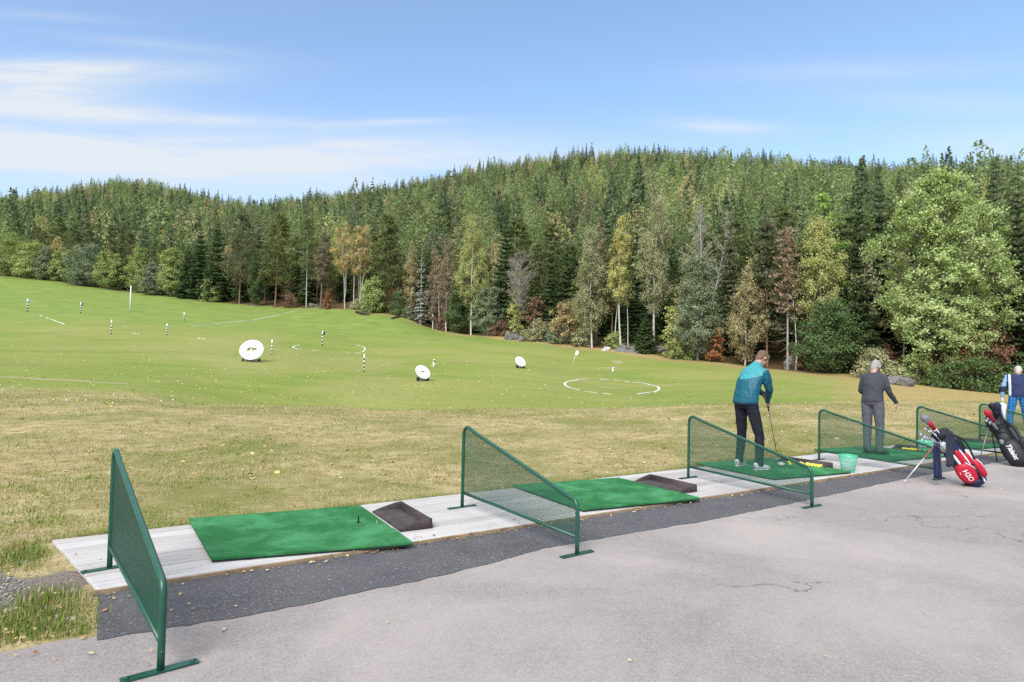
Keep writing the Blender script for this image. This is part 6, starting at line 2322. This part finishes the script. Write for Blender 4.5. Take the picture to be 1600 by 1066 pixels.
# bright tufts by the near end of the deck
tuf = []
ht = []
for a_, n_, sa, sn, k, hm in ((-.30, 4.60, .16, .20, 1500, .062), (-.22, 4.95, .10, .12, 450, .055), (-.62, 4.48, .22, .10, 800, .052), (-.95, 4.40, .2, .06, 450, .045), (-.45, 6.1, .12, .22, 1100, .06), (-.75, 6.0, .2, .2, 500, .045), (-.1, 4.35, .10, .10, 300, .05), (-1.7, 4.6, .3, .1, 600, .06)):
    q = np.c_[r.normal(a_, sa, k), r.normal(n_, sn, k)]
    tuf.append(q); ht.append(hm * r.uniform(.4, 1.25, k))
q = np.concatenate(tuf); ht = np.concatenate(ht)
ok_ = ~((q[:, 0] > -.30 + .0) & (q[:, 1] > 4.9) & (q[:, 1] < 6.4) & (q[:, 0] > .02 - .22 * (q[:, 1] - 4.88) - .02)) & (q[:, 1] > 4.22 - .12 * q[:, 0])
q, ht = q[ok_], ht[ok_]
P = q[:, :1] * EA + q[:, 1:] * EN
blades('grass_tufts', P, ht, .006, np.where(r.random(len(P)) < .82, r.normal(.20, .11, len(P)), r.normal(.7, .15, len(P))), 'bright green grass tufts at the near corner of the deck', .5, 7)
# longer blades on the lip and the field, seen small
N1 = 60000
Yq = 17 + 40 * r.uniform(0, 1, N1) ** 1.4
P = np.c_[r.uniform(-.92, .92, N1) * Yq, Yq]
u_ = P[:, 0] / P[:, 1]
lip_ = stations(u_)[0][:, 3]
dr_ = P[:, 1] < lip_ + .4
keep = dr_ | (r.random(N1) < .35)
P, dr_ = P[keep], dr_[keep]
blades('field_grass', P, np.where(dr_, .05, .035) * r.uniform(.5, 1.2, len(P)), .022, np.where(dr_, r.normal(.62, .15, len(P)), r.normal(.28, .10, len(P))), 'mown grass of the field and the brow in front of it', 1.0, 8)

# ------------------------------------------------------------------ camera, sky, sun
cam = bpy.data.cameras.new('camera')
cam.sensor_width = 36; cam.lens = FPX / 1600 * 36; cam.clip_end = 3000; cam.clip_start = .05
co = bpy.data.objects.new('camera', cam)
COL.objects.link(co)
cr, sr, cp, sp_ = math.cos(ROLL), math.sin(ROLL), math.cos(PITCH), math.sin(PITCH)
pm = np.array([[1, 0, 0], [0, cp, -sp_], [0, sp_, cp]])
right = pm @ np.array([cr, 0, sr]); up = pm @ np.array([-sr, 0, cr]); fw = pm @ np.array([0, 1, 0])
co.matrix_world = Matrix(((right[0], up[0], -fw[0], 0), (right[1], up[1], -fw[1], 0), (right[2], up[2], -fw[2], CAMH), (0, 0, 0, 1)))
scene.camera = co

SUN_AZ, SUN_EL = R(205), R(40)          # clockwise from the view direction (+Y): behind the camera's left shoulder
wd = bpy.data.worlds.new('World'); scene.world = wd; wd.use_nodes = True
t = wd.node_tree
bgn = t.nodes['Background']


class W(NT):
    def __init__(s): s.t = t


w_ = W()
sky = w_.n('ShaderNodeTexSky', sky_type='NISHITA')
sky.sun_disc = False; sky.sun_elevation = SUN_EL; sky.sun_rotation = SUN_AZ
sky.altitude = 200; sky.air_density = 1.0; sky.dust_density = .6; sky.ozone_density = 1.5
dirv = w_.n('ShaderNodeTexCoord').outputs['Generated']
sx = w_.n('ShaderNodeSeparateXYZ'); w_.l(dirv, sx.inputs[0])
dx_, dy_, dz_ = sx.outputs
dyc = w_.math('MAXIMUM', dy_, .12)
el = w_.math('DIVIDE', dz_, dyc)
az = w_.math('DIVIDE', dx_, dyc)
ae = w_.n('ShaderNodeCombineXYZ'); w_.l(az, ae.inputs[0]); w_.l(el, ae.inputs[1])
# cirrus: streaks stretched along the horizon
n1 = w_.noise(w_.mapped(ae.outputs[0], (1.7, 13, 1), (0, 0, -.02)), 1.5, 8, .62, .7)
n2 = w_.noise(w_.mapped(ae.outputs[0], (5, 40, 1), (0, 0, -.05)), 1.6, 6, .65, .5)
fib = w_.math('ADD', w_.math('MULTIPLY', n1, .7), w_.math('MULTIPLY', n2, .3))


def azel(px, py):
    d = ray(px, py)
    return d[0] / d[1], d[2] / d[1]


def streak(px, py, hw, hh, tilt, amp, soft=.5):
    a0, e0 = azel(px, py)
    da = w_.math('SUBTRACT', az, a0); de = w_.math('SUBTRACT', el, e0)
    de = w_.math('ADD', de, w_.math('MULTIPLY', da, tilt))
    q = w_.math('ADD', w_.math('POWER', w_.math('ABSOLUTE', w_.math('DIVIDE', da, hw / FPX)), 2.0), w_.math('POWER', w_.math('ABSOLUTE', w_.math('DIVIDE', de, hh / FPX)), 2.0))
    f = w_.math('EXPONENT', w_.math('MULTIPLY', q, -1.0))
    return w_.math('MULTIPLY', f, amp)


tot = None   # the long thin bands of high cloud
for s_ in ((60, 112, 240, 20, -.02, 1.0), (180, 178, 260, 13, .03, .85), (40, 148, 190, 34, 0, .7), (250, 250, 560, 48, .02, .95), (20, 228, 330, 30, 0, .6), (620, 190, 90, 6, -.05, .5),
           (1135, 198, 85, 11, .03, .8), (1330, 110, 230, 18, -.04, .28), (1480, 160, 180, 16, .02, .25), (1560, 225, 200, 30, 0, .4), (80, 25, 110, 8, .05, .22), (250, 70, 160, 10, .08, .2), (700, 235, 330, 34, 0, .35)):
    k_ = streak(*s_)
    tot = k_ if tot is None else w_.math('ADD', tot, k_)
cm = w_.math('MULTIPLY', tot, w_.ramp(fib, [(.30, .25), (.62, 1.25)]))
cm = w_.math('MINIMUM', cm, .95)
# the cloud deck overhead and behind, out of the picture, that makes the light soft
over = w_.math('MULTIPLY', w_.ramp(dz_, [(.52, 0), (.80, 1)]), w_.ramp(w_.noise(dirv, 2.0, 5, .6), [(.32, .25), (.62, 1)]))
skyc = w_.mix(1.0, sky.outputs[0], (.112, .108, .103), 'MULTIPLY')
skyc = w_.mix(1.0, skyc, (1.02, 1.15, 1.25), 'MULTIPLY')
pale = w_.ramp(dz_, [(0.0, 1), (.13, .74), (.26, .32), (.42, .16), (.6, .12)])
skyc = w_.mix(w_.math('MULTIPLY', pale, .8), skyc, (.31, .375, .45))
final = w_.mix(cm, skyc, (.40, .425, .455))
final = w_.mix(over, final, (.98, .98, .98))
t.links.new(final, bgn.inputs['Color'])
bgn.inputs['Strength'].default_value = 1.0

sl_ = bpy.data.lights.new('sun', 'SUN')
sl_.energy = 2.0; sl_.angle = R(30); sl_.color = (1.0, .965, .91)
so = bpy.data.objects.new('sun', sl_)
COL.objects.link(so)
sd = np.array([math.sin(SUN_AZ) * math.cos(SUN_EL), math.cos(SUN_AZ) * math.cos(SUN_EL), math.sin(SUN_EL)])
so.rotation_euler = Vector(sd).to_track_quat('Z', 'Y').to_euler()

scene.view_settings.view_transform = 'Standard'
scene.view_settings.look = 'None'
scene.view_settings.exposure = 1.0
scene.view_settings.gamma = 1
scene.render.engine = 'CYCLES'
scene.cycles.max_bounces = 6; scene.cycles.diffuse_bounces = 3; scene.cycles.transmission_bounces = 4; scene.cycles.transparent_max_bounces = 8
scene.cycles.use_denoising = False
